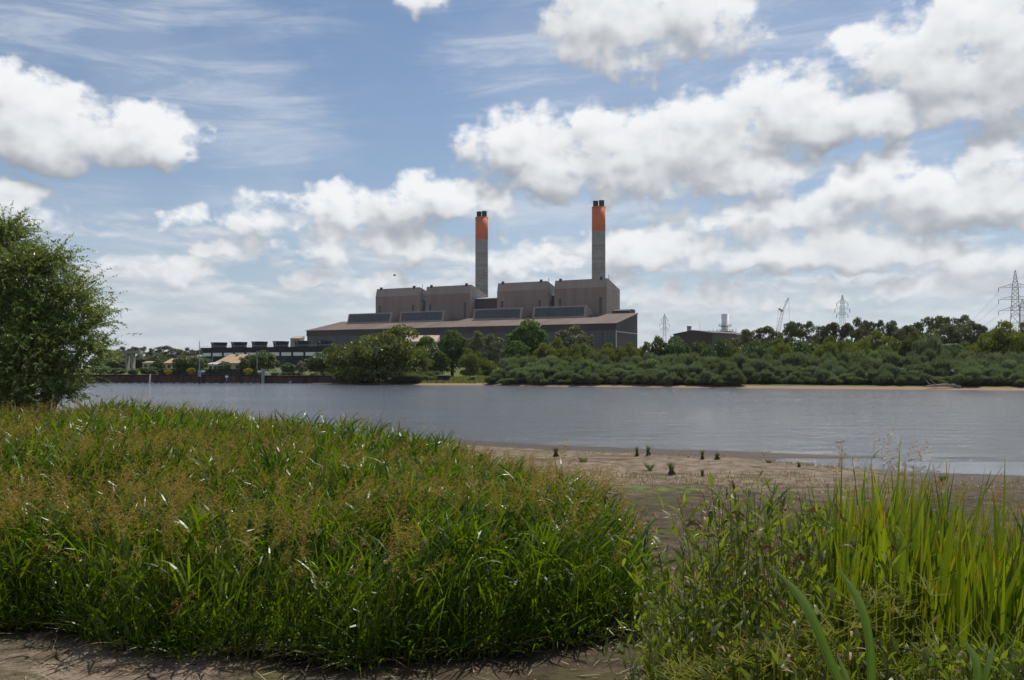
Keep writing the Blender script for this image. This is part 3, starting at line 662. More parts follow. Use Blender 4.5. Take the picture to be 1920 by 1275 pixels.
def boom(g, p, q_, w0, w1, n, rad):
    d = (q_ - p); u = Vector((d.z, 0, -d.x)).normalized(); v_ = Vector((0, 1, 0)); prev = None
    for i in range(n+1):
        f = i/n; c_ = p + d*f; w_ = w0 + (w1-w0)*f
        cur = [c_ + u*w_ + v_*w_, c_ - u*w_ + v_*w_, c_ - u*w_ - v_*w_, c_ + u*w_ - v_*w_]
        if prev:
            for k in range(4): g.bar(prev[k], cur[k], rad); g.bar(prev[k], cur[(k+1) % 4], rad*.7); g.bar(cur[k], cur[(k+1) % 4], rad*.7)
        prev = cur
o_ = Vector(CR.location)
g = G(); boom(g, cz(1457, 632) - o_, cz(1467.3, 583) - o_, 1.0, .7, 7, .05); g.build('mast', M_red, CR)
g = G(); boom(g, cz(1467.3, 583) - o_, cz(1478.7, 558.5) - o_, .5, .2, 5, .045); jb = g.build('jib', M_red, CR)
g = G(); boom(g, cz(1467.8, 584) - o_, cz(1460.2, 578.5) - o_, .5, .3, 3, .13); g.build('back_strut', M_red, CR)
g = G(); g.bar(cz(1460.2, 578.5) - o_, cz(1455.5, 620) - o_, .05); g.bar(cz(1460.2, 578.5) - o_, cz(1478.7, 558.5) - o_, .04); g.build('stay', M_wire, CR)
g = G(); g.bar(cz(1478.9, 558.5) - o_, cz(1480.6, 615) - o_, .05); g.build('hoist_rope', M_wire, CR)
# ------------------------------------------------------------------ leaves and crowns
rng = np.random.default_rng(11)
def leaf_mat(name, c1, c2, trans=.32, rough=.45, hue=.25, spec=.35):
    m, n = new_mat(name)
    geo = n.n('ShaderNodeNewGeometry'); oi = n.n('ShaderNodeObjectInfo')
    c = n.mix(geo.outputs['Random Per Island'], C4(c1), C4(c2))
    k = n.m('ADD', 1 - hue/2, n.m('MULTIPLY', oi.outputs['Random'], hue))
    hs = n.n('ShaderNodeHueSaturation', {'Hue': n.m('ADD', .485, n.m('MULTIPLY', oi.outputs['Random'], .03)), 'Saturation': 1.0, 'Value': k, 'Fac': 1.0, 'Color': c})
    c = hs.outputs[0]
    p_ = bsdf(n, c, rough, None, spec)
    tcol = n.vm('MULTIPLY', c, (1.25, 1.35, .6))
    tr = n.n('ShaderNodeBsdfTranslucent', {0: tcol})
    mx = n.n('ShaderNodeMixShader', {0: trans, 1: p_, 2: tr.outputs[0]})
    finish(n, mx.outputs[0]); return m
M_bark = plain('grey_bark', (.10, .08, .06), .3, 2, .95)
M_barkp = plain('pale_gum_bark', (.24, .20, .16), .3, 1, .9)
L_yel = leaf_mat('yellow_green_willow_leaves', (0.098, 0.121, 0.025), (0.213, 0.224, 0.052), .30)
L_wil = leaf_mat('olive_willow_leaves', (0.060, 0.079, 0.022), (0.198, 0.198, 0.054), .30, hue=.12)
L_pop = leaf_mat('fresh_green_leaves', (0.069, 0.109, 0.030), (0.144, 0.196, 0.057), .30)
L_gum = leaf_mat('dark_gum_leaves', (0.075, 0.090, 0.037), (0.188, 0.175, 0.075), .18)
L_shr = leaf_mat('grey_green_willow_leaves', (0.095, 0.122, 0.068), (0.200, 0.230, 0.130), .28, hue=.4)
L_dk = leaf_mat('dark_green_leaves', (0.058, 0.090, 0.026), (0.122, 0.163, 0.044), .22)
L_flow = leaf_mat('bright_yellow_flowers', (.30, .26, .015), (.42, .38, .03), .2)

def unit(v): return v / np.maximum(np.linalg.norm(v, axis=-1, keepdims=True), 1e-9)
def leaf_quads(P, ax, nrm, l, w):            # diamond shaped leaf clusters
    ax = unit(ax); sd_ = unit(np.cross(ax, nrm)); l = l[:, None]; w = w[:, None]
    V = np.stack([P - ax*l*.5, P + sd_*w*.5 - ax*l*.05, P + ax*l*.5, P - sd_*w*.5 - ax*l*.05], 1)
    return V.reshape(-1, 3)
def crown_mesh(name, lobes, n, mat, l, w, mode, shell=.62):
    C = np.array([a[0] for a in lobes]); Rr = np.array([a[1] for a in lobes])
    ar = (Rr[:, 0]*Rr[:, 1] + Rr[:, 0]*Rr[:, 2] + Rr[:, 1]*Rr[:, 2]); k = rng.choice(len(lobes), n, p=ar/ar.sum())
    d = unit(rng.normal(size=(n, 3))); r = shell + (1.06 - shell)*rng.random(n)**.8
    d[:, 2] = np.where((d[:, 2] < -.35) & (rng.random(n) < .6), -d[:, 2], d[:, 2])
    P = C[k] + d*Rr[k]*r[:, None]
    rnd = unit(rng.normal(size=(n, 3)))
    if mode == 'feather': ax = d*.7 + np.array([.60, 0, .95]) + rnd*.40
    elif mode == 'droop': ax = d*.6 + np.array([.1, 0, -.6]) + rnd*.7
    elif mode == 'up': ax = d*.5 + np.array([0, 0, .7]) + rnd*.7
    else: ax = rnd + d*.3
    nrm = unit(d*.8 + unit(rng.normal(size=(n, 3)))*.9 + np.array([0, 0, .35]))
    s = .65 + .7*rng.random(n)
    V = leaf_quads(P, ax, nrm, l*s, w*s)
    return big_mesh(name, V, np.arange(4*n).reshape(-1, 4), [mat])
def sub_lobes(base, k, fr, seed, low=.0):     # lumps standing out on the surface of bigger lobes
    r = np.random.default_rng(seed); out = []
    for c, s in base:
        c, s = np.array(c, float), np.array(s, float); out.append((c, s*.80))
        for i in range(k):
            d = unit(r.normal(size=3)); d[2] = abs(d[2])*.9 - .25 if r.random() > low else d[2]
            f = fr*(.7 + .7*r.random()); out.append((c + d*s*.92, s.mean()*f*np.array([1, 1, .85])))
    return out
def trunk_mesh(name, h, r, limbs, spread, mat, seed, lean=0):
    q = random.Random(seed); g = G(); top = Vector((lean, 0, h))
    g.tube([(0, 0, -.6), (lean*.3, 0, h*.35), (lean*.6, 0, h*.7), top], [r*1.3, r, r*.75, r*.4], 8)
    for i in range(limbs):
        a = 2*math.pi*(i + q.random()*.6)/limbs; z = h*(.4 + .5*q.random()); b = Vector((lean*.5, 0, z)); e = b + Vector((math.cos(a)*spread, math.sin(a)*spread, h*(.25 + .35*q.random())))
        m_ = b.lerp(e, .5) + Vector((0, 0, h*.06)); g.tube([b, m_, e], [r*.5, r*.33, r*.12], 6)
    return g.mesh(name, mat)
KIND = {}
def variants(kind, n, fn):
    KIND[kind] = [fn(i) for i in range(n)]
# every variant: (crown mesh, trunk mesh, half width, height)
def v_willow(mat, seed0):
    def f(i):
        r = np.random.default_rng(seed0*7 + i); base = [((.6*r.normal(), .6*r.normal(), 5.2), (4.0, 4.0, 4.0))]
        for k in range(6):
            a = i + 1.05*k + .35*r.normal(); rad = 3.6*(.75 + .5*r.random()); s_ = 2.7*(.65 + .6*r.random()); base.append(((rad*math.cos(a), rad*math.sin(a), 2.6 + 3.4*r.random()), (s_, s_, s_*1.05)))
        base += [((2.8*math.cos(a), 2.8*math.sin(a), 1.2), (2.6, 2.6, 1.7)) for a in (i + 1.6*k for k in range(4))] + [((1.8*r.normal(), 1.8*r.normal(), 8.4), (1.9, 1.9, 2.0)), ((2.2*r.normal(), 2.0*r.normal(), 7.4), (2.0, 2.0, 1.8))]
        return (crown_mesh('crown', sub_lobes(base, 12, .36, seed0 + i), 16000, mat, .50, .22, 'up', .62), trunk_mesh('trunk', 5, .35, 6, 2.6, M_bark, i), 6.2, 10.6)
    return f
def v_pop(i):
    r = np.random.default_rng(50 + i)
    base = [((0, 0, 3.4), (2.6, 2.6, 3.2)), ((0, 0, 5.2), (2.4, 2.4, 3.2)), ((.3, .2, 8.0), (1.9, 1.9, 2.6)), ((-1.2, .5, 6.2), (1.6, 1.6, 2.6)), ((1.3, -.4, 6.0), (1.5, 1.5, 2.4))]
    return (crown_mesh('crown', sub_lobes(base, 10, .30, 50 + i), 8000, L_pop, .5, .26, 'up', .5), trunk_mesh('trunk', 7, .28, 6, 1.2, M_bark, 20 + i), 3.2, 10.8)
def v_gum(i):
    r = np.random.default_rng(80 + i); lob = []
    for k in range(17):
        a = r.random()*6.283; rad = 4.6*math.sqrt(r.random()); z = 7.2 + 4.6*r.random()*(1 - (rad/6.2)**2) + 1.0*r.random()
        s = .9 + .9*r.random(); lob.append(((rad*math.cos(a), rad*math.sin(a), z), np.array([1.25, 1.25, .85])*s))
    for k in range(18):
        a = r.random()*6.283; rad = 5.0*math.sqrt(r.random()); lob.append(((rad*math.cos(a), rad*math.sin(a), 1.0 + 6.4*r.random()), np.array([1.6, 1.6, 1.2])*(.8 + .8*r.random())))
    return (crown_mesh('crown', sub_lobes(lob, 3, .5, 80 + i), 16000, L_gum, .5, .24, 'any', .5), trunk_mesh('trunk', 7.5, .35, 8, 3.4, M_barkp, 40 + i, .4), 6.0, 13.0)
def v_shrub(i):
    r = np.random.default_rng(120 + i); base = []
    for k in range(8):
        a = r.random()*6.283; rad = 2.3*math.sqrt(r.random()); h = 1.6 + 2.4*r.random()**1.2*(1 - rad/4.5)
        base.append(((rad*math.cos(a) + .25*h, rad*math.sin(a), h*.78), (1.25, 1.25, h*.55)))
    base.append(((0, 0, .9), (2.4, 2.2, 1.1)))
    return (crown_mesh('crown', sub_lobes(base, 2, .5, 120 + i), 14000, L_shr, .95, .10, 'feather', .25), trunk_mesh('trunk', 1.6, .12, 6, 1.1, M_bark, 60 + i), 3.0, 4.6)
def v_dark(i):
    base = [((0, 0, 3.2), (2.8, 2.8, 3.0)), ((0, 0, 1.3), (2.6, 2.6, 1.6))] + [((1.8*math.cos(a), 1.8*math.sin(a), 2.5), (1.8, 1.8, 2.0)) for a in (i + 1.57*k for k in range(4))]
    return (crown_mesh('crown', sub_lobes(base, 11, .30, 150 + i), 7000, L_dk, .42, .22, 'any', .5), trunk_mesh('trunk', 2.6, .22, 5, 1.4, M_bark, 80 + i), 3.7, 6.6)
variants('yel', 5, v_willow(L_yel, 20)); variants('wil', 2, v_willow(L_wil, 30)); variants('pop', 3, v_pop); variants('gum', 4, v_gum); variants('shr', 9, v_shrub); variants('dark', 3, v_dark)
NAMES = dict(yel='willow_tree', wil='willow_tree', pop='poplar_tree', gum='gum_tree', shr='willow_shrub', dark='tree')
CATS = dict(shr='shrub')
BOUNDS = {}
def bounds(me):
    if me.name not in BOUNDS:
        v = np.empty(len(me.vertices)*3, np.float32); me.vertices.foreach_get('co', v); v = v.reshape(-1, 3)
        BOUNDS[me.name] = (float(np.percentile(np.hypot(v[:, 0], v[:, 1]), 93)), float(np.percentile(v[:, 2], 99.6)))
    return BOUNDS[me.name]
trn = random.Random(5)
cnt = {}
def tree(kind, px, Y, py, hw, label, group=None, depth=None, sink=0.0):
    cr_, tr_ = KIND[kind][cnt.get(kind, 0) % len(KIND[kind])][:2]; w0, h0 = bounds(cr_); cnt[kind] = cnt.get(kind, 0) + 1
    p_ = W(px, HOR, Y); z = gzp(p_.x, Y) - sink; h = W(0, py, Y).z - z; wd = hw/F*Y
    t = thing(NAMES[kind], label, CATS.get(kind, 'tree'), (p_.x, Y, z), trn.random()*.9 - .45 + (3.14 if trn.random() < .5 and kind != 'shr' else 0), group)
    t.scale = (wd/w0, (depth or wd)/w0, h/h0)
    link('trunk', tr_, t); link('crown', cr_, t); return t

# ---- the wooded far bank
GB = 'trees on the far bank'
tree('wil', 722, 192, 616, 80, 'broad olive-green willow spilling over the waterline, largest on the far bank', GB)
tree('wil', 672, 197, 638, 46, 'lower yellowish willow leaning against the left flank of the largest willow', GB)
tree('wil', 775, 200, 652, 40, 'half-height willow crowding the right flank of the largest willow', GB)
tree('shr', 770, 187, 697, 32, 'grey-green shrub hanging over the water at the foot of the largest willow', GB)
tree('shr', 806, 193, 696, 18, 'small grey shrub right of the largest willow beside the little beach', GB)
tree('dark', 603, 225, 662, 30, 'grey-leaved bushy tree above the sheet pile wall, left of the largest willow', GB)
tree('yel', 636, 215, 646, 24, 'bright yellow-green tree between the grey bushy tree and the largest willow', GB)
tree('pop', 797, 230, 632, 20, 'slim poplar directly right of the largest willow, in front of the pale sloping roof', GB)
tree('dark', 812, 222, 648, 20, 'brownish sparse tree right of the slim poplar', GB)
tree('pop', 848, 225, 621, 27, 'full fresh-green poplar in the middle of the gap above the lawn', GB)
tree('pop', 826, 215, 660, 16, 'short fresh-green tree on the lawn under the full poplar', GB)
tree('yel', 882, 215, 655, 20, 'yellow-green small tree standing on the lawn with bare stem', GB)
tree('gum', 893, 290, 623, 24, 'dark gum against the station glazing, right of the full poplar', GB)
tree('gum', 922, 285, 627, 20, 'dark gum left of the tall pointed tree', GB)
tree('yel', 915, 222, 672, 20, 'low yellow tree below the two dark gums', GB)
tree('pop', 990, 215, 602, 33, 'tall pointed green tree rising in front of the station, highest of the middle group', GB)
tree('pop', 968, 208, 640, 24, 'shorter green tree attached to the left side of the tall pointed tree', GB)
tree('gum', 1074, 300, 612, 34, 'domed dark gum against the right part of the station front', GB)
tree('gum', 1100, 290, 630, 22, 'smaller dark gum on the right shoulder of the domed gum', GB)
yl = [(1038, 210, 634, 30, 'right beside the tall pointed tree'), (1070, 206, 646, 26, 'below the domed dark gum'), (1105, 212, 645, 26, 'in the middle of the row, below the station fascia'),
      (1140, 208, 644, 26, 'below the front right corner of the station'), (1172, 206, 644, 24, 'below the right end wall of the station'), (1205, 214, 643, 22, 'at the right end of the row, just past the station')]
for px, Y, py, hw, wh in yl: tree('yel', px, Y, py, hw, 'yellow-green willow behind the thicket, ' + wh, 'yellow-green willows behind the thicket')
dk = [(1234, 215, 632, 16, 'dark round tree under the pale pylon, left of its bigger twin'), (1268, 213, 632, 25, 'big dark round tree in front of the gabled hall'),
      (1308, 215, 642, 18, 'olive round tree below the gabled hall, right of the big dark round tree'), (1352, 212, 636, 18, 'dark tree peaking in front of the gabled hall side wall'),
      (1420, 205, 640, 22, 'knobbly light-olive tree right of the gabled hall'), (1445, 210, 656, 12, 'small round tree tucked under the gum trees'), (1330, 208, 652, 16, 'low dark bush-like tree between the two peaks below the gabled hall')]
for px, Y, py, hw, lb in dk: tree('dark', px, Y, py, hw, lb, GB)
tree('yel', 1325, 235, 643, 14, 'rusty yellow tree in front of the gabled hall', GB)
gm = [(1400, 250, 620, 26, 'leftmost of the tall gums right of the exhaust stack'), (1438, 255, 613, 28, 'gum under the crane'), (1470, 262, 618, 20, 'gum right of the crane foot'), (1505, 250, 604, 32, 'high-domed gum right of the crane'),
      (1540, 262, 614, 22, 'gum between the high-domed gum and the middle pylon'), (1562, 258, 606, 20, 'gum left of the middle pylon foot'), (1603, 255, 598, 26, 'gum right of the middle pylon foot'), (1640, 262, 602, 26, 'gum in the even row right of the middle pylon'),
      (1675, 260, 603, 24, 'gum with sky gaps in its crown'), (1700, 255, 612, 24, 'lower gum left of the wooded knoll'), (1740, 290, 597, 34, 'gum on the left of the wooded knoll'), (1790, 290, 593, 36, 'gum on top of the wooded knoll, highest of the row'),
      (1768, 265, 610, 34, 'gum in front of the wooded knoll'), (1820, 262, 606, 30, 'gum on the right slope of the wooded knoll'), (1848, 260, 614, 20, 'gum just left of the power cables'), (1722, 250, 640, 30, 'low gum below the wooded knoll'),
      (1590, 245, 640, 26, 'low gum behind the bright round willow'), (1780, 245, 645, 30, 'low gum between two willows'), (1395, 240, 648, 18, 'low gum left of the knobbly olive tree'), (1480, 240, 645, 24, 'low gum beneath the high-domed gum'), (1860, 280, 630, 18, 'small far gum under the sagging cables')]
for px, Y, py, hw, lb in gm: tree('gum', px, Y, py, hw, 'dark olive ' + lb, 'dark gums on the right')
yb = [(1628, 182, 622, 42, 'rounded bright willow in front of the gums, behind the thicket'), (1556, 182, 632, 26, 'yellow-green willow below the middle pylon'), (1890, 172, 606, 52, 'big yellow-green willow at the right edge, below the tallest pylon'), (1838, 172, 640, 30, 'yellow-green willow joined to the left flank of the bigger right-edge one'),
      (1945, 172, 604, 45, 'yellow-green willow cut off by the right edge')]
for px, Y, py, hw, lb in yb: tree('yel', px, Y, py, hw, lb, GB)
tree('shr', 1735, 178, 636, 36, 'grey-green domed willow standing above the thicket under the wooded knoll', GB)
tree('wil', 1712, 182, 624, 24, 'green willow between the rounded bright willow and the knoll', GB)
tree('dark', 1800, 178, 648, 20, 'dark drooping tree above the thicket at right', GB)
tree('dark', 1778, 176, 655, 14, 'lower dark tree beside the dark drooping one', GB)
tree('dark', 1500, 190, 640, 20, 'mid-green tree in front of the high-domed gum', GB)
# ---- the willow thicket along the right-hand shore
r = random.Random(8)
for row, (off, hmin, hmax, step, wpx) in enumerate(((3.0, 1.3, 2.8, 26, 24), (6.0, 2.4, 4.0, 28, 32), (10.5, 3.1, 4.9, 32, 36), (16, 3.8, 5.5, 34, 38))):
    px = 925 + 12*row
    while px < 1990:
        Yb = np.interp(W(px, HOR, 150).x, FX, FY) if px > 1000 else np.interp(W(px, HOR, 175).x, FX, FY)
        Y = float(Yb) + off + (4.5 if px > 1390 else 0) + r.uniform(-1, 1)
        h = r.uniform(hmin, hmax)*(1 if px > 960 else .8)*(1.05 if px > 1250 else .95); 
        tree('shr', px, Y, HOR - (h + gzp(W(px, HOR, Y).x, Y) - CAMZ)/Y*F, wpx*r.uniform(.8, 1.1)*150/Y, 'feathery grey-green willow shrub in the dense thicket along the far shore', 'willow shrubs of the shore thicket')
        px += step*r.uniform(.7, 1.25)
# ---- left: gums behind the conveyor and the houses, planting by the quay
for px, Y, py, hw, lb in ((200, 400, 656, 22, 'dark gum seen under the conveyor beam beside the foreground willow'), (236, 420, 651, 20, 'dark gum behind the conveyor supports'), (262, 415, 650.5, 16, 'dark gum right of the conveyor supports'), (283, 425, 654, 10, 'slim dark gum with a small top clump'), (312, 410, 649, 24, 'broad dark gum left of the cooling towers, biggest of the left group'),
                          (347, 415, 652.5, 16, 'dark gum between the broad gum and the cooling towers'), (367, 420, 656, 12, 'pale gum touching the left end of the cooling towers'), (225, 380, 672, 26, 'low dark tree under the conveyor beam'), (290, 390, 670, 30, 'low dark tree beneath the broad gum')):
    tree('gum', px, Y, py, hw, lb, 'gums on the far left')
for px, Y, py, hw, lb in ((345, 280, 666, 20, 'dark round tree in front of the small tan house'), (368, 278, 669, 15, 'yellowish round tree left of the large tan roof'), (470, 262, 666, 14, 'dark round tree hiding the right end of the tan roof'), (495, 260, 658, 22, 'tall olive round tree right of the tan-roofed house'), (458, 255, 672, 10, 'small dark tree against the tan roof'),
                          (420, 250, 678, 12, 'small green tree below the tan roof'), (540, 240, 680, 14, 'low dark round shrub in front of the cooling tower base'), (297, 300, 673, 10, 'small pale tree right of the tan-walled shed')):
    tree('dark', px, Y, py, hw, lb, 'round trees by the houses')
for i_, px in enumerate((186, 204, 222, 246, 262, 280, 300, 322, 340, 358, 374)):
    tree('dark', px, 385 + 6*(i_ % 3), 669 + 4*math.sin(px), 17 + 3*math.cos(px*2), 'low dark tree in the hedge-like belt under the far left gums', 'belt of low trees on the far left')
r2_ = random.Random(4)
for i_ in range(16):
    px = 1375 + i_*31 + r2_.uniform(-8, 8); tree('dark' if i_ % 3 else 'yel', px, 232 + r2_.uniform(-8, 8), 640 + r2_.uniform(-8, 8), 24*r2_.uniform(.8, 1.2), 'mid-height tree in the belt between the dark gums and the thicket', 'belt of trees below the gums')
M_heath = leaf_mat('grey_pink_leaves', (.16, .14, .12), (.26, .22, .19), .2)
KIND['heath'] = [(crown_mesh('crown', sub_lobes([((0, 0, 1.2), (1.3, 1.3, 1.2))], 10, .3, 7), 3000, M_heath, .25, .14, 'any'), trunk_mesh('trunk', 1, .1, 4, .6, M_bark, 3), 1.5, 2.6)]
KIND['gorse'] = [(crown_mesh('crown', sub_lobes([((0, 0, .9), (1.1, 1.0, 1.0))], 10, .32, 17), 2600, L_flow, .22, .12, 'up'), trunk_mesh('trunk', 1, .08, 4, .5, M_bark, 4), 1.4, 2.2)]
NAMES['heath'] = NAMES['gorse'] = 'shrub'; CATS['heath'] = CATS['gorse'] = 'shrub'; CATS['dark'] = 'tree'
tree('heath', 565, 238, 677, 12, 'pale grey-pink rounded shrub in front of the cooling tower base')
tree('gorse', 359, 206.5, 690, 8, 'bright yellow flowering shrub on the wall top, left of the channel marker')
tree('gorse', 466, 206.5, 690.5, 8, 'yellow-green flowering shrub on the wall top beside the lamp pole')
tree('gorse', 316, 206.5, 693, 7, 'dull yellow shrub on the wall top, leftmost of the yellow ones')
KIND['low'] = [(v[0], v[1], v[2], v[3]) for v in KIND['dark']]; NAMES['low'] = 'shrub'; CATS['low'] = 'shrub'
for px, Y, py, hw, lb in ((250, 212, 691, 9, 'brownish shrub on the quay lawn'), (280, 210, 688, 16, 'dark shrub where the quay lawn meets the timber wall'), (533, 207, 697, 4.5, 'first clipped shrub from the left on the wall planter'), (542, 207, 697, 4, 'second clipped shrub on the wall planter'), (551, 207, 697, 4.5, 'third clipped shrub on the wall planter'), (561, 207, 698, 5, 'fourth clipped shrub on the wall planter'), (515, 207, 698, 7, 'greyish sprawling shrub beside the clipped shrubs'),
                          (590, 207, 699, 9, 'low dark shrub on the wall near the bushy tree'), (612, 207, 698, 10, 'low shrub on the wall top left of the largest willow'), (635, 207, 697, 10, 'low shrub on the wall top under the largest willow'), (215, 230, 690, 20, 'dark shrub bank at the back of the quay lawn'), (188, 235, 686, 18, 'dark shrub beside the foreground willow outline on the far quay')):
    tree('low', px, Y, py, hw, lb, 'shrubs along the quay wall')
# ------------------------------------------------------------------ riverside grasses
def blade_arrays(P, L, Wd, azm, th0, th1, K=4, twist=None, prof=(.55, 1, .92, .62, .06)):
    N = len(P); prof = np.interp(np.linspace(0, 1, K+1), np.linspace(0, 1, len(prof)), prof)
    s = np.linspace(0, 1, K+1)[None, :]
    th = th0[:, None] + th1[:, None]*s**1.4; ds = (L/K)[:, None]
    hx = np.concatenate([np.zeros((N, 1)), np.cumsum((np.sin(th[:, 1:])+np.sin(th[:, :-1]))*.5*ds, 1)], 1)
    hz = np.concatenate([np.zeros((N, 1)), np.cumsum((np.cos(th[:, 1:])+np.cos(th[:, :-1]))*.5*ds, 1)], 1)
    ca_, sa_ = np.cos(azm)[:, None], np.sin(azm)[:, None]
    C = np.stack([P[:, 0:1] + hx*ca_, P[:, 1:2] + hx*sa_, P[:, 2:3] + hz], -1)
    if twist is None: twist = np.zeros(N)
    tw = twist[:, None]*(1 + .6*s)
    T = np.stack([np.sin(th)*ca_, np.sin(th)*sa_, np.cos(th)], -1)
    S = np.stack([-sa_ + 0*th, ca_ + 0*th, 0*th], -1); B = np.cross(T, S)
    side = S*np.cos(tw)[..., None] + B*np.sin(tw)[..., None]
    w_ = (Wd[:, None]*prof[None, :]*.5)[..., None]
    V = np.stack([C - side*w_, C + side*w_], 2).reshape(-1, 3)       # N,K+1,2
    b = np.arange(N)[:, None]*(2*(K+1)) + np.arange(K)[None, :]*2
    Q = np.stack([b, b+1, b+3, b+2], -1).reshape(-1, 4)
    return V, Q
class Big:
    def __init__(s): s.V = []; s.Q = []; s.m = []; s.n = 0
    def add(s, V, Q, mi): s.V.append(V); s.Q.append(Q + s.n); s.m.append(np.full(len(Q), mi)); s.n += len(V)
    def build(s, name, mats, parent=None, **kw):
        me = big_mesh(name, np.concatenate(s.V), np.concatenate(s.Q), mats, np.concatenate(s.m)); return tag(link(name, me, parent), **kw)
def panicle_templates(n, br, seed, droop=.5, spread=1.0):
    r = np.random.default_rng(seed); out = []
    for i in range(n):                        # unit length plumes: thin branchlets up an axis
        P0, P1 = [], []
        for k in range(br):
            f = (k + r.random())/br; z = .04 + .86*f; a = r.random()*6.283; l = (.30*(1 - f*.75) + .05)*spread*(.6 + .6*r.random())
            up = .55 + .5*r.random(); d = np.array([math.cos(a), math.sin(a), up]); d /= np.linalg.norm(d)
            b = np.array([.10*z*z, 0, z]); m_ = b + d*l*.55; e = m_ + (d + np.array([.35, 0, -droop]))*l*.5
            P0 += [b, m_]; P1 += [m_, e]
            for q_ in range(2):
                c = b + (e - b)*(.35 + .6*r.random()); e2 = c + unit(d + r.normal(size=3)*.7)*l*.30; P0.append(c); P1.append(e2)
        P0, P1 = np.array(P0), np.array(P1)
        ax = P1 - P0; sd_ = unit(np.cross(ax, r.normal(size=ax.shape)))
        wd = .011*(.8 + .8*r.random(len(P0)))[:, None]
        V = np.stack([P0 - sd_*wd*.35, P0 + sd_*wd*.35, P1*.4 + P0*.6 + sd_*wd, P1], 1)
        out.append(V.reshape(-1, 3))
    return out
def place_templates(T, P, azm, tilt, S, wide=None):
    N = len(P); k = rng.integers(0, len(T), N); M = np.array(T)[k]
    sc_ = S[:, None, None]*np.ones((1, 1, 3))
    M = M*sc_
    ct, st_ = np.cos(tilt)[:, None], np.sin(tilt)[:, None]
    x, y, z = M[..., 0], M[..., 1], M[..., 2]
    x2 = x*ct + z*st_; z2 = -x*st_ + z*ct
    c, s = np.cos(azm)[:, None], np.sin(azm)[:, None]
    V = np.stack([x2*c - y*s + P[:, 0:1], x2*s + y*c + P[:, 1:2], z2 + P[:, 2:3]], -1).reshape(-1, 3)
    return V, np.arange(len(V)).reshape(-1, 4)
def grass_mat(name, c1, c2, trans, rough, spec):
    return leaf_mat(name, c1, c2, trans, rough, 0.0, spec)
M_blade = grass_mat('green_grass_blades', (.024, .056, .002), (.158, .205, .006), .42, .36, .38)
M_plume = grass_mat('golden_brown_seed_heads', (.20, .12, .032), (.42, .27, .080), .32, .7, .2)
M_straw = grass_mat('dry_straw', (.22, .16, .085), (.42, .33, .20), .15, .6, .3)
M_stem = grass_mat('olive_stems', (.10, .11, .03), (.17, .15, .05), .15, .5, .3)

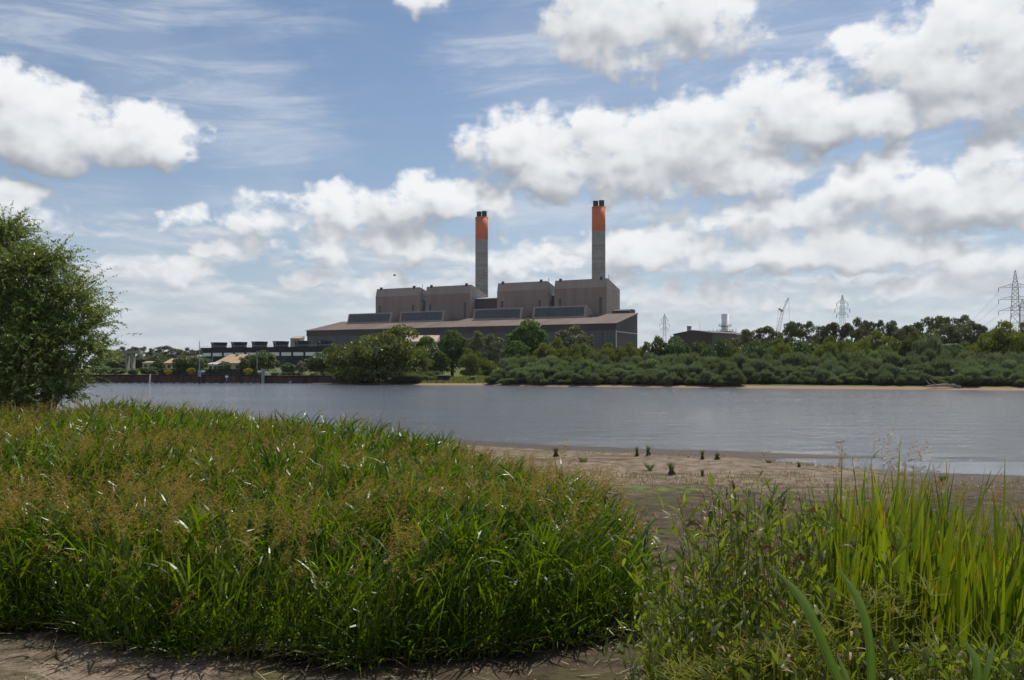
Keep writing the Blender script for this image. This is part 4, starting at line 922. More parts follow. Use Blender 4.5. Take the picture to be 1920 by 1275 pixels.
def scatter(n, x0, x1, y0, y1):
    return rng.uniform(x0, x1, n), rng.uniform(y0, y1, n)
def in_view(X, Y, m=1.2): return np.abs(X) < .615*Y + m
big = Big()
for (y0, y1, dens, wf, K) in ((8.2, 13, 640, 1.0, 5), (13, 19, 330, 1.15, 4), (19, 27, 200, 1.4, 4), (27, 40, 120, 1.8, 3)):
    x0, x1 = -.62*y1 - 1.5, 3.2
    n_ = int(dens*(x1-x0)*(y1-y0)); X, Y = scatter(n_, x0, x1, y0, y1)
    di = poly_dist(GRASS, X, Y) + (fbm(X*.9, Y*.9, 61, 2)-.5)*.9
    clump = fbm(X*1.35, Y*1.35, 40, 2); tall = fbm(X*.32, Y*.32, 44, 2)
    keep = (di > 0) & in_view(X, Y) & (rng.random(n_) < 1.9*sstep(.40, .60, clump) + .05 + .75*sstep(1.3, .2, di))
    X, Y, di, clump, tall = X[keep], Y[keep], di[keep], clump[keep], tall[keep]; n_ = len(X)
    Z = gz(X, Y)
    H = (.58 + .70*tall + .60*clump)*(.84 + .16*sstep(0, 1.0, di))*(1 - .23*sstep(-5, 0, X)*sstep(12.5, 17, Y))
    up = rng.random(n_) < .84                 # broad leaves leaving the stems at all heights
    zf = np.where(up, .12 + .80*rng.random(n_)**(.8 + 1.2*sstep(1.0, 0, di)), 0)
    L = np.where(up, H*(.26 + .24*rng.random(n_)), H*(.70 + .35*rng.random(n_)))
    azm = rng.normal(.15, 1.9, n_)
    edge = sstep(1.2, 0, di)
    th0 = np.where(up, .18 + .50*rng.random(n_), np.abs(rng.normal(.08, .10, n_))) + edge*.2*rng.random(n_); th1 = np.where(up, .25 + 1.5*rng.random(n_)**1.6, .5*rng.random(n_))
    P = np.stack([X + np.cos(azm)*.02, Y + np.sin(azm)*.02, Z + zf*H - .02], -1)
    Wd = np.where(up, .019 + .017*rng.random(n_), .010 + .006*rng.random(n_))*wf
    V, Q = blade_arrays(P, L, Wd, azm, th0, th1, K, rng.normal(0, .6, n_))
    big.add(V, Q, 0)
    if y0 < 13:
        lo = np.where(rng.random(n_) < .5*sstep(2.5, .3, di))[0]; m2 = len(lo)
        V, Q = blade_arrays(np.stack([X[lo] + rng.normal(0, .06, m2), Y[lo] + rng.normal(0, .06, m2) , Z[lo]], -1), .28 + .35*rng.random(m2), .014 + .014*rng.random(m2), rng.normal(-1.3, 1.6, m2), .25 + .6*rng.random(m2), .5 + 1.3*rng.random(m2), 4, rng.normal(0, .6, m2)); big.add(V, Q, 0)
    # seed heads in drifts
    m_ = int(n_*.095); i = rng.choice(n_, m_, replace=False)
    drift = fbm(X[i]*.55, Y[i]*.75, 71, 3) - .10*sstep(-5, 1.5, X[i]) + .03
    ok = (rng.random(m_) < sstep(.46, .57, drift)*.95 + .06) & (di[i] > .12); i = i[ok]
    Hs = H[i]*np.where(rng.random(len(i)) < .22, .50 + .4*rng.random(len(i)), .92 + .34*rng.random(len(i))); az2 = rng.normal(.2, 1.1, len(i)); tl = np.abs(rng.normal(.12, .12, len(i)))
    Pb = np.stack([X[i], Y[i], Z[i]], -1)
    V, Q = blade_arrays(Pb, Hs, np.full(len(i), .006*wf), az2, tl, tl*.6, 2, None, (1, .8, .6)); big.add(V, Q, 3)
    top = V.reshape(len(i), 3, 2, 3)[:, -1].mean(1) - np.array([0, 0, .03])
    V, Q = place_templates(panicle_templates(12, 22 if y0 < 19 else 13, int(y0), .6, 1.0 if y0 < 19 else 1.15), top, az2, tl*2 + rng.random(len(i))*.5, (.26 + .18*rng.random(len(i)))*(1 + (wf-1)*.2))
    big.add(V, Q, 1)
    # straw at the foot of the rim
    j = np.where(di < .55)[0]; j = j[rng.random(len(j)) < .20]
    if len(j):
        P = np.stack([X[j], Y[j], Z[j] + .02 + .10*rng.random(len(j))], -1)
        V, Q = blade_arrays(P, .15 + .35*rng.random(len(j)), (.008 + .008*rng.random(len(j)))*wf, rng.normal(-1.2, 1.3, len(j)), 1.0 + .5*rng.random(len(j)), .5*rng.random(len(j)), 3, rng.normal(0, .8, len(j)))
        big.add(V, Q, 2)
big.build('tall_grass', [M_blade, M_plume, M_straw, M_stem], kind='stuff', label='dense bed of tall green reed grass with golden brown seed heads in the foreground', category='grass')

# ------------------------------------------------------------------ sword-leaved reeds on the right
M_iris = grass_mat('yellow_green_reed_blades', (.050, .086, .006), (.185, .215, .012), .56, .38, .45)
M_otip = grass_mat('orange_reed_tips', (.42, .17, .025), (.50, .28, .05), .4, .5, .3)
big = Big()
n_ = 2700
Y = 4.6 + 3.6*rng.random(n_)**.9; pxs = rng.uniform(1545, 2010, n_)**1.0
pxs = np.where(rng.random(n_) < .12, rng.uniform(1490, 1600, n_), pxs); X = (pxs - 960)/F*Y
Z = gz(X, Y)
topy = np.interp(pxs, [1490, 1560, 1640, 1720, 1760, 1800, 1860, 2010], [1010, 945, 900, 880, 930, 950, 980, 985]) + rng.normal(20, 55, n_)
zt = CAMZ + (HOR - topy)/F*Y; L = np.clip(zt - Z, .45, 1.75)*(.55 + .48*rng.random(n_)**.7)
th0 = np.abs(rng.normal(.08, .11, n_)); az2 = rng.normal(.3, 1.5, n_)
Wi = .020 + .020*rng.random(n_)
V, Q = blade_arrays(np.stack([X, Y, Z - .03], -1), L, Wi, az2, th0, np.abs(rng.normal(.08, .10, n_)) + np.where(rng.random(n_) < .18, 1.1*rng.random(n_), 0), 6, rng.normal(0, .8, n_), (.75, .9, 1, 1, .95, .75, .45, .04)); big.add(V, Q, 0)
V6 = V.reshape(n_, 7, 2, 3); i = np.where(rng.random(n_) < .28)[0]
tipsV = V6[i][:, 5:7].copy(); c_ = tipsV.mean(2, keepdims=True); tipsV = c_ + (tipsV - c_)*1.06 + np.array([0, -.0035, 0])
a0 = tipsV[:, 0]*.45 + tipsV[:, 1]*.55
tp = np.stack([a0[:, 0], a0[:, 1], tipsV[:, 1, 1], tipsV[:, 1, 0]], 1).reshape(-1, 3); big.add(tp, np.arange(len(tp)).reshape(-1, 4), 1)
big.build('sword_reeds', [M_iris, M_otip], kind='stuff', label='clump of upright sword-shaped yellow-green reeds with orange tips at the right edge', category='reeds')

# ------------------------------------------------------------------ leafy waterside weeds
M_weed = grass_mat('glossy_weed_leaves', (.060, .100, .010), (.170, .210, .024), .46, .45, .4)
M_wstem = grass_mat('olive_red_weed_stems', (.10, .075, .02), (.10, .12, .025), .1, .5, .3)
M_seed = grass_mat('pinkish_brown_spikes', (.22, .12, .09), (.36, .22, .17), .2, .6, .3)
M_wither = grass_mat('withered_brown_leaves', (.07, .042, .018), (.15, .09, .04), .2, .6, .2)
M_sedge = grass_mat('yellow_green_sedge', (.080, .105, .008), (.170, .175, .015), .40, .6, .08)
def weed(big, P, H, lean, azm, nl, leaf, lw, seeds=True):
    """stems with lance-shaped leaves; P (N,3)"""
    N = len(P)
    V, Q = blade_arrays(P, H, np.full(N, .007), azm, lean, lean*.5 + .1, 6, None, (1, .9, .8, .7, .5)); big.add(V, Q, 1)
    S = V.reshape(N, 7, 2, 3).mean(2)
    f = (np.arange(nl)[None, :] + rng.random((N, nl)))/nl*.88 + .12; fi = f*6; i0 = np.minimum(fi.astype(int), 5); fr = (fi - i0)[..., None]
    ii = np.arange(N)[:, None]
    B = S[ii, i0]*(1-fr) + S[ii, i0+1]*fr; B = B.reshape(-1, 3); n2 = len(B)
    ln = leaf*(.6 + .6*rng.random(n2))*(1.15 - .55*f.reshape(-1)); a2 = rng.uniform(0, 6.283, n2)
    V, Q = blade_arrays(B, ln, ln*lw, a2, .30 + .55*rng.random(n2), .2 + .9*rng.random(n2)**1.5, 4, rng.normal(0, .5, n2), (.12, .75, 1, .8, .35, .03)); big.add(V, Q, 0)
    if N > 1:
        hit = rng.random(n2) < (.05 + .12*(f.reshape(-1) > .8)); B2 = B[hit]; m2 = len(B2)
        V, Q = blade_arrays(B2, leaf*.6*(.6 + .6*rng.random(m2)), np.full(m2, leaf*.09), rng.uniform(0, 6.28, m2), .6 + .5*rng.random(m2), 1.6 + 1.2*rng.random(m2), 5, rng.normal(0, .8, m2), (.3, .9, 1, .8, .4, .1)); big.add(V, Q, 5)
    if seeds:
        sel = np.where(rng.random(N) < (.05 if N > 1 else 1))[0]; S = S[sel]; azm = azm[sel]; N = len(sel)
        T = S[:, -1]; k = 3 if N else 0
        for _ in range(k):
            V, Q = blade_arrays(T + rng.normal(0, .01, T.shape) - np.array([0, 0, .05])*_, .05 + .05*rng.random(N), np.full(N, .011), azm + rng.normal(0, .9, N), .5 + .5*rng.random(N), 1.2 + rng.random(N), 3, None, (.5, 1, 1, .5)); big.add(V, Q, 2)
big = Big()
def weed_region(n_, plist, y0, y1, tops, leaf, lw, nl, jitter=45):
    Y = rng.uniform(y0, y1, n_); px = rng.uniform(plist[0], plist[-1], n_); X = (px - 960)/F*Y; Z = gz(X, Y)
    ty = np.interp(px, plist, tops) + np.abs(rng.normal(0, jitter, n_)) ; H = np.clip(CAMZ + (HOR - ty)/F*Y - Z, .18, 1.5)
    weed(big, np.stack([X, Y, Z], -1), H*1.06, np.abs(rng.normal(.16, .12, n_)), rng.normal(.6, 1.6, n_), nl, leaf, lw)
weed_region(170, [1270, 1340, 1400, 1460, 1520, 1560], 4.2, 6.0, [1080, 950, 925, 950, 970, 960], .19, .17, 17)
weed_region(130, [1215, 1250, 1300, 1360], 5.4, 9.2, [1075, 1060, 1040, 1050], .15, .17, 16)
weed_region(410, [1215, 1300, 1420, 1560, 1750, 2000], 3.9, 5.6, [1170, 1110, 1095, 1170, 1215, 1225], .14, .24, 14, 60)
weed_region(330, [1300, 1500, 1700, 2000], 3.3, 4.6, [1205, 1185, 1215, 1225], .095, .36, 12, 40)
# starry yellow sedges between them
n_ = 300; Y = rng.uniform(3.4, 5.6, n_); px = rng.uniform(1260, 1760, n_); X = (px-960)/F*Y; Z = gz(X, Y)
ty = rng.uniform(1090, 1270, n_); H = np.clip(CAMZ + (HOR - ty)/F*Y - Z, .12, .75); P = np.stack([X, Y, Z + H], -1)
V, Q = blade_arrays(np.stack([X, Y, Z], -1), H, np.full(n_, .006), rng.normal(0, 2, n_), np.zeros(n_) + .02, np.zeros(n_) + .02, 2, None, (1, 1, 1)); big.add(V, Q, 3)
for k in range(7):
    V, Q = blade_arrays(P, .06 + .10*rng.random(n_), np.full(n_, .0065), rng.uniform(0, 6.28, n_), .9 + .6*rng.random(n_), .5*rng.random(n_), 3, None, (1, 1, .7, .1)); big.add(V, Q, 3)
# loose grass mixed in
n_ = 3200; Y = rng.uniform(3.6, 9.4, n_); px = rng.uniform(1205, 1960, n_); X = (px-960)/F*Y; Z = gz(X, Y); ok = (Y < np.interp(px, [1170, 1260, 1400, 1960], [9.4, 9, 7.2, 6.5])); X, Y, Z = X[ok], Y[ok], Z[ok]; n_ = len(X)
V, Q = blade_arrays(np.stack([X, Y, Z], -1), .22 + .40*rng.random(n_), .006 + .007*rng.random(n_), rng.uniform(0, 6.28, n_), np.abs(rng.normal(.2, .2, n_)), np.abs(rng.normal(.5, .5, n_)), 4, rng.normal(0, .7, n_)); big.add(V, Q, 0)
# dead stalks
n_ = 120; Y = rng.uniform(4.4, 8.4, n_); px = rng.uniform(1180, 1900, n_); X = (px-960)/F*Y; Z = gz(X, Y) + .05 + .25*rng.random(n_)
V, Q = blade_arrays(np.stack([X, Y, Z], -1), .2 + .5*rng.random(n_), .004 + .006*rng.random(n_), rng.uniform(0, 6.28, n_), .7 + .7*rng.random(n_), .4*rng.random(n_), 3, None, (1, 1, .8, .3)); big.add(V, Q, 4)
big.build('waterside_weeds', [M_weed, M_wstem, M_seed, M_sedge, M_straw, M_wither], kind='stuff', label='tangle of leafy willow weeds and sedges growing on the bank at lower right', category='weeds')

# tall flowering weed stems standing clear of the tangle
for px, ty, Y, ln, lb in ((1345, 902, 6.4, .25, 'leaning leafy weed stem with curled brown tips at the left of the tangle'), (1392, 868, 6.2, .10, 'tallest leafy weed stem, standing in front of the sandbar'), (1432, 925, 6.0, -.1, 'leafy weed with one broad dark leaf, right of the tallest stem'), (1500, 905, 6.2, -.28, 'weed stem bowing left with drooping brown leaf tips'),
                          (1610, 845, 6.1, .06, 'weed stem with pink spikes among the tall seed heads'), (1300, 985, 6.6, -.35, 'weed stem arching left over the mud flat')):
    b = Big(); p_ = W(px, HOR, Y); z = gzp(p_.x, Y); h = W(0, ty, Y).z - z
    weed(b, np.array([[0, 0, 0.]]), np.array([h*1.05]), np.array([abs(ln)]), np.array([0.0 if ln > 0 else math.pi]), 24, .12, .18)
    for k in range(3):
        f = .5 + .15*k; weed(b, np.array([[h*f*math.sin(ln)*.9, 0, h*f*.95]]), np.array([h*.28]), np.array([.5]), np.array([k*2.1]), 6, .09, .18)
    o = b.build('weed_stem', [M_weed, M_wstem, M_seed], group='tall weed stems', label=lb, category='weed'); o.location = (p_.x - (h*math.sin(ln)*.8), Y, z)
# tall grass stalks with open seed heads above the reeds
for px, ty, Y, ln, lb in ((1572, 822, 6.6, -.04, 'grass stalk with open seed head, leftmost of the tall ones above the reeds'), (1660, 812, 6.4, .03, 'tallest grass stalk with narrow seed head above the reeds'), (1676, 835, 6.2, .05, 'grass stalk with dense greenish seed head close to the tallest one'), (1698, 826, 6.6, .12, 'grass stalk with dark purple-brown seed head right of the tallest'),
                          (1722, 822, 6.4, .16, 'grass stalk with feathery seed head, rightmost of the tall group'), (1742, 852, 6.3, .22, 'leaning grass stalk below the rightmost seed heads'), (1868, 892, 6.8, .03, 'lone thin grass stalk standing at far right in front of the pool')):
    b = Big(); p_ = W(px, HOR, Y); z = gzp(p_.x, Y); h = W(0, ty, Y).z - z; hp = .36
    V, Q = blade_arrays(np.array([[0, 0, 0.]]), np.array([h - hp*.85]), np.array([.011]), np.array([0.0]), np.array([ln]), np.array([ln*.5]), 5, None, (1, 1, .9, .7)); b.add(V, Q, 0)
    tp = V.reshape(6, 2, 3)[-1].mean(0)
    V, Q = place_templates(panicle_templates(1, 24, int(px), .35, .8), tp[None, :], np.array([0.0]), np.array([ln*1.5]), np.array([hp])); b.add(V, Q, 1)
    for k in range(3):
        V, Q = blade_arrays(np.array([[h*.2*(k+1)*math.sin(ln), 0, h*(.25 + .2*k)]]), np.array([.4]), np.array([.012]), np.array([k*2.3]), np.array([.25]), np.array([.5]), 4, None); b.add(V, Q, 0)
    o = b.build('grass_stalk', [M_iris, M_plume if 'purple' not in lb else M_seed], group='tall grass stalks above the reeds', label=lb, category='grass'); o.location = (p_.x - h*math.sin(ln)*1.1, Y, z)
# big arching blades close to the lens side of the bank
def near_blade(pts, Y, wpx, lb):
    P = [W(a, b, Y + dy) for a, b, dy in pts]; g = G(); vs = []
    w_ = wpx/F*Y; nP = []
    for i in range(len(P)-1):
        for k in range(5): nP.append(P[i].lerp(P[i+1], k/5))
    nP.append(P[-1])
    for _ in range(6): nP = [nP[0]] + [(nP[i-1] + nP[i]*2 + nP[i+1])/4 for i in range(1, len(nP)-1)] + [nP[-1]]
    N_ = len(nP)
    for i, p_ in enumerate(nP):
        d = (nP[min(i+1, N_-1)] - nP[max(i-1, 0)]).normalized(); s = d.cross(Vector((.25, 1, .1))).normalized()
        f = i/(N_-1); ww = w_*.5*min(1, (1 - f)*3.2 + .02)*(.85 + .15*(1-f)); up = d.cross(s)*ww*.6
        vs += [p_ - s*ww + up, p_ - s*ww*.45 + up*.25, p_, p_ + s*ww*.45 + up*.25, p_ + s*ww + up]
    fs_ = [(i*5+k, i*5+k+1, (i+1)*5+k+1, (i+1)*5+k) for i in range(N_-1) for k in range(4)]
    g.add(vs, fs_, 0, True); o = g.build('reed_blade', M_nblade); at = o.data.attributes.new('leaf', 'FLOAT_VECTOR', 'POINT'); at.data.foreach_set('vector', [c for i in range(N_) for k in range(5) for c in (k/4, i/(N_-1), 0)]); tag(o, lb, 'reed blade', 'big arching reed blades')
M_nblade, n = new_mat('blue_green_reed_blade')
la = n.n('ShaderNodeAttribute', attribute_name='leaf').outputs['Vector']; ls = n.n('ShaderNodeSeparateXYZ', {0: la})
vein = n.noise(n.vm('MULTIPLY', la, (26, 1.2, 1)), 1.0, 3, .6); blot = n.noise(n.vm('MULTIPLY', la, (3, 9, 1)), 1.0, 4, .6)
c_ = n.mix(n.mr(vein.outputs[0], .35, .65), C4((.030, .080, .010)), C4((.125, .200, .026)))
c_ = n.mix(n.mr(blot.outputs[0], .62, .72, 0, .6), c_, C4((.16, .15, .05)))
c_ = n.mix(n.m('MULTIPLY', n.mr(ls.outputs[1], .35, .9), .55), c_, C4((.15, .21, .08)))
c_ = n.mix(n.mr(ls.outputs[1], .95, 1.0), c_, C4((.25, .15, .06)))
mx = n.n('ShaderNodeMixShader', {0: .35, 1: bsdf(n, c_, .35, None, .5), 2: n.n('ShaderNodeBsdfTranslucent', {0: c_}).outputs[0]}); finish(n, mx.outputs[0])
near_blade([(1600, 1330, .2), (1556, 1240, .1), (1530, 1170, 0), (1495, 1105, -.05), (1440, 1058, -.1)], 2.3, 19, 'long blue-green reed blade arching to the left at the bottom of the photograph')
near_blade([(1634, 1340, .2), (1634, 1240, .1), (1624, 1160, 0), (1602, 1105, -.05), (1566, 1060, -.1)], 2.3, 17, 'long blue-green reed blade bending left with vertical base, right of the longer arching one')
near_blade([(1822, 1340, .1), (1834, 1270, .05), (1828, 1230, 0), (1806, 1196, -.05)], 3.0, 16, 'short yellow-edged reed blade curving left near the bottom right')
near_blade([(1838, 1340, .1), (1846, 1260, .05), (1868, 1196, 0)], 3.0, 12, 'short straight reed blade leaning right near the bottom right')
near_blade([(1600, 1345, .1), (1592, 1280, .05), (1568, 1222, 0)], 2.8, 12, 'small reed blade stub between the two long arching blades')

# ------------------------------------------------------------------ tufts on the sandbar
M_tuft = grass_mat('dark_tuft_blades', (.05, .07, .014), (.15, .16, .04), .3, .5, .3)
M_root = plain('dark_root_mass', (.085, .062, .044), .3, 6, .95)
for px, by, ty, hw, dead, lean, lb in ((1041, 856, 838, 7, 1, .25, 'bushy tuft on a dark root lump, leftmost on the sandbar'), (1094, 866, 853, 11, 0, 0, 'low round green tuft on the pale sand'), (1194, 855, 838, 4, 1, .05, 'thin upright tuft on a dark root, left of a leaning pair'), (1214, 854, 835, 5, 1, .3, 'dark leaning tuft with green top near the waterline'),
        (1317, 861, 844, 4, 1, 0, 'small dark upright tuft left of the leaning stump tuft'), (1343, 861, 848, 7, 1, .5, 'dark stump tuft leaning right near the wet sand'), (1258, 890, 866, 9, 1, .2, 'largest dark tuft with green blades in the middle of the sand'), (1316, 893, 880, 5, 1, .3, 'small brown root lump right of the largest tuft'),
        (1497, 876, 866, 4, 1, .35, 'small dark tuft leaning right in front of the reeds'), (1442, 868, 860, 4, 0, 0, 'tiny green tuft on the pale sand at right'), (1219, 882, 862, 4, 0, .1, 'thin grassy sprig left of the largest tuft'), (1767, 902, 888, 5, 0, .1, 'small green sprig on the edge of the pool')):
    zg = .40; Y = (CAMZ - zg)*F/(by - HOR)
    for _ in range(3): Y = (CAMZ - gzp((px-960)/F*Y, Y))*F/(by - HOR)
    p_ = W(px, by, Y); h = (by - ty)/F*Y*.9; hw = hw/F*Y*.85
    t = thing('grass_tuft', lb, 'grass tuft', (p_.x, Y, gzp(p_.x, Y) - .02), 0, 'tufts on the sandbar')
    n_ = 70; a = rng.uniform(0, 6.283, n_); rr = hw*(.32 if dead else .6)*np.sqrt(rng.random(n_)); z0 = h*.40*rng.random(n_)**.5 if dead else np.zeros(n_)
    P = np.stack([rr*np.cos(a) + lean*z0, rr*np.sin(a), z0], -1)
    b = Big(); V, Q = blade_arrays(P, (h*1.25 - z0)*(.55 + .6*rng.random(n_)), .010 + .010*rng.random(n_), a + rng.normal(0, .5, n_), np.abs(rng.normal(.10, .12, n_)) + (0 if dead else .35), .15 + .5*rng.random(n_), 3, rng.normal(0, .6, n_)); b.add(V, Q, 0)
    b.build('blades', [M_tuft], t)
    if dead:
        g = G(); q_ = random.Random(px)
        g.tube([(0, 0, -.05), (lean*h*.2, 0, h*.22), (lean*h*.42, 0, h*.45), (lean*h*.55, 0, h*.60)], [hw*.62, hw*.42, hw*.34, hw*.10], 9)
        for k in range(22):
            an = q_.random()*6.28; z = h*(.1 + .4*q_.random()); g.tube([(lean*z + hw*.4*math.cos(an), hw*.4*math.sin(an), z), (lean*z + hw*.8*math.cos(an), hw*.8*math.sin(an), z*.5), (lean*z + hw*1.0*math.cos(an), hw*1.0*math.sin(an), 0)], [.02, .015, .006], 4)
        g.build('root_mass', M_root, t)
# sparse sprigs and low weeds over the flat
b = Big()
n_ = 11000; X, Y = rng.uniform(-1, 22, n_), rng.uniform(16, 33.5, n_); d_ = fbm(X*.30, Y*.45, 91, 3); strip = np.exp(-((Y - 26.5)/4.5)**2)
ok = (poly_dist(GRASS, X, Y) < -.2) & in_view(X, Y) & (gz(X, Y) > .12) & (rng.random(n_) < sstep(.46, .64, d_)*strip*.9 + .02); X, Y = X[ok], Y[ok]; n_ = len(X); Z = gz(X, Y)
for k in range(5):
    V, Q = blade_arrays(np.stack([X + rng.normal(0, .05, n_), Y + rng.normal(0, .05, n_), Z - .01], -1), .06 + .16*rng.random(n_)**2, .012 + .010*rng.random(n_), rng.uniform(0, 6.28, n_), np.abs(rng.normal(.5, .3, n_)), .6*rng.random(n_), 2, None, (1, .8, .1)); b.add(V, Q, k % 3 and 0 or 1)
n_ = 420; X = np.concatenate([rng.uniform(-7, 2.6, 300), rng.uniform(1, 10, 120)]); Y = np.concatenate([rng.uniform(8.4, 10, 300), rng.uniform(12, 24, 120)]); Z = gz(X, Y) + .015
V, Q = blade_arrays(np.stack([X, Y, Z], -1), .06 + .3*rng.random(n_)**2, .006 + .008*rng.random(n_), rng.uniform(0, 6.28, n_), 1.35 + .2*rng.random(n_), .1*rng.random(n_), 2, None, (1, 1, .5)); b.add(V, Q, 1)
b.build('flat_weeds', [M_blade, M_straw], kind='stuff', label='sparse low weeds and dead stalks scattered over the sand and mud flat', category='weeds')

# ------------------------------------------------------------------ the near willow on the left
L_near = leaf_mat('near_willow_leaves', (.100, .145, .036), (.215, .250, .080), .42, .38, 0.0, .5)
WT = thing('willow_tree', 'big foreground willow with fine drooping leaves, cut off by the left edge of the photograph', 'tree', (-21.5, 38, gzp(-21.5, 38)))
lob = []
def lb_(px, py, rpx, Y, sy=1.0):
    p_ = W(px - 8, py, Y) - Vector(WT.location); r_ = (rpx - 27 if rpx > 45 else rpx - 6)/F*Y; lob.append((np.array(p_), np.array([r_, r_*1.1, r_*sy])))
for a in ((22, 462, 38, 38, 1.2), (-30, 500, 80, 38.5, 1.2), (50, 530, 72, 37, 1.1), (105, 510, 32, 37.6, 1.2), (-20, 620, 120, 38, 1.0), (80, 620, 80, 37, 1.0), (140, 575, 42, 37.2, 1.15), (150, 640, 52, 36.6, 1.0), (185, 610, 22, 37, 1.3), (178, 670, 28, 36.4, 1.1), (60, 700, 90, 36, .9), (140, 705, 52, 36, .9), (-60, 720, 110, 36.5, .9), (120, 748, 50, 35.6, .7), (30, 760, 70, 35.2, .6), (-120, 560, 120, 39, 1.2), (-110, 690, 120, 38, 1.0)): lb_(*a)
C = np.array([a[0] for a in lob]); Rr = np.array([a[1] for a in lob]); ar = Rr[:, 0]*Rr[:, 2]
NS = 12500; k = rng.choice(len(lob), NS, p=ar/ar.sum()); d = unit(rng.normal(size=(NS, 3))); d[:, 2] = np.where(d[:, 2] < -.4, -d[:, 2], d[:, 2])
P = C[k] + d*Rr[k]*(.25 + .74*rng.random(NS)**.6)[:, None]
az2 = np.arctan2(d[:, 1], d[:, 0]) + rng.normal(0, .6, NS); th0 = np.clip(1.15 - d[:, 2]*.9, .15, 1.7) + rng.normal(0, .2, NS); th1 = .6 + .9*rng.random(NS)
Lt = .6 + .7*rng.random(NS) + np.where(rng.random(NS) < .16, 1.0*rng.random(NS), 0)
b = Big(); V, Q = blade_arrays(P, Lt, np.full(NS, .012), az2, th0, th1, 6, None, (1, .8, .5)); b.add(V, Q, 1)
S = V.reshape(NS, 7, 2, 3).mean(2); nl = 22
f = (np.arange(nl)[None, :] + rng.random((NS, nl)))/nl; fi = f*5.99; i0 = fi.astype(int); fr = (fi - i0)[..., None]; ii = np.arange(NS)[:, None]
B = (S[ii, i0]*(1-fr) + S[ii, i0+1]*fr).reshape(-1, 3); n2 = len(B)
ax = unit(np.repeat(S[:, -1] - S[:, 0], nl, 0))*.5 + unit(rng.normal(size=(n2, 3)))*.75 + np.array([0.12, 0, -.35])
nrm = unit(rng.normal(size=(n2, 3)) + np.array([0, 0, .5])); s_ = .7 + .6*rng.random(n2)
Vl = leaf_quads(B + unit(ax)*.05, ax, nrm, .17*s_, .040*s_); b.add(Vl, np.arange(len(Vl)).reshape(-1, 4), 0)
b.build('crown', [L_near, M_wstem], WT)
g = G()
o_ = Vector(WT.location)
for (bx, by_), tops in (((-21.4, 38), ((-20, 450), (60, 480), (-60, 560))), ((-20.6, 37.4), ((120, 570), (90, 620), (160, 640))), ((-22.6, 38.2), ((-120, 560), (-60, 650), (10, 620)))):
    z = gzp(bx, by_); b0 = Vector((bx, by_, z - .3)) - o_
    for (px, py) in tops:
        e = W(px, py, 37.5) - o_; m1 = b0.lerp(e, .35) + Vector((0, 0, .5)); m2 = b0.lerp(e, .7) + Vector((0, 0, .4)); g.tube([b0, m1, m2, e], [.22, .15, .09, .03], 7)
g.build('trunk', M_bark, WT)

# ------------------------------------------------------------------ along the far quay
M_pile = plain('rusty_sheet_piling', (.085, .050, .038), .35, .5, .85, stretch=(1, 1, .5))
M_timb = plain('dark_weathered_timber', (.030, .026, .026), .3, .5, .9)
M_white2 = plain('white_paint', (.75, .75, .74), .05, 2, .6)
def wall_line(px0, px1, n=40):
    out = []
    for k in range(n+1):
        px = px0 + (px1-px0)*k/n; Y = 203.0
        for _ in range(4): Y = float(np.interp((px-960)/F*Y, FX, FY)) + 1.2
        out.append((W(px, HOR, Y).x, Y))
    return out
def pile_wall(px0, px1, ztop, label):
    ln = wall_line(px0, px1, 30); g = G(); pts = []; x0, x1 = ln[0][0], ln[-1][0]; n = int((x1-x0)/.4)
    for i in range(n+1):
        x = x0 + (x1-x0)*i/n; Y = np.interp(x, [a for a, _ in ln], [b for _, b in ln]); pts.append((x, Y + (.22 if i % 4 in (0, 1) else 0)))
    vs = [(x, y, -1.8) for x, y in pts] + [(x, y, ztop) for x, y in pts] + [(x, y + .5, ztop) for x, y in pts] + [(x, y + .5, -1.8) for x, y in pts]; m_ = len(pts)
    fs_ = [(i + a*m_, i+1 + a*m_, i+1 + (a+1)*m_, i + (a+1)*m_) for i in range(m_-1) for a in range(3)]
    t = thing('sheet_pile_wall', label, 'wall', (0, 0, 0)); g.add(vs, fs_); g.build('piling', M_pile, t)
    g = G(); 
    for i in range(0, len(ln)-1):
        (a, b), (c, d) = ln[i], ln[i+1]; g.add([(a, b - .12, ztop + .01), (c, d - .12, ztop + .01), (c, d + 1.8, ztop + .01), (a, b + 1.8, ztop + .01), (a, b - .12, ztop + .28), (c, d - .12, ztop + .28), (c, d + 1.8, ztop + .28), (a, b + 1.8, ztop + .28)], [(0, 1, 5, 4), (4, 5, 6, 7), (1, 2, 6, 5), (2, 3, 7, 6), (0, 4, 7, 3)])
    g.build('capping_beam', M_timb, t); return ln
lnA = pile_wall(80, 492, 1.72, 'long dark rusty sheet pile river wall on the far left bank')
lnB = pile_wall(496, 668, 1.55, 'shorter reddish sheet pile wall with a strip of sand at its foot, left of the largest willow')
g = G(); p_ = W(494, HOR, 203.3); g.tube([(0, 0, -1), (0, 0, 3.4)], .45, 10); o = g.build('mooring_pile', M_steel); o.location = (p_.x, 203.0, 0); tag(o, 'thick grey pile at the joint of the two sheet pile walls', 'pile')
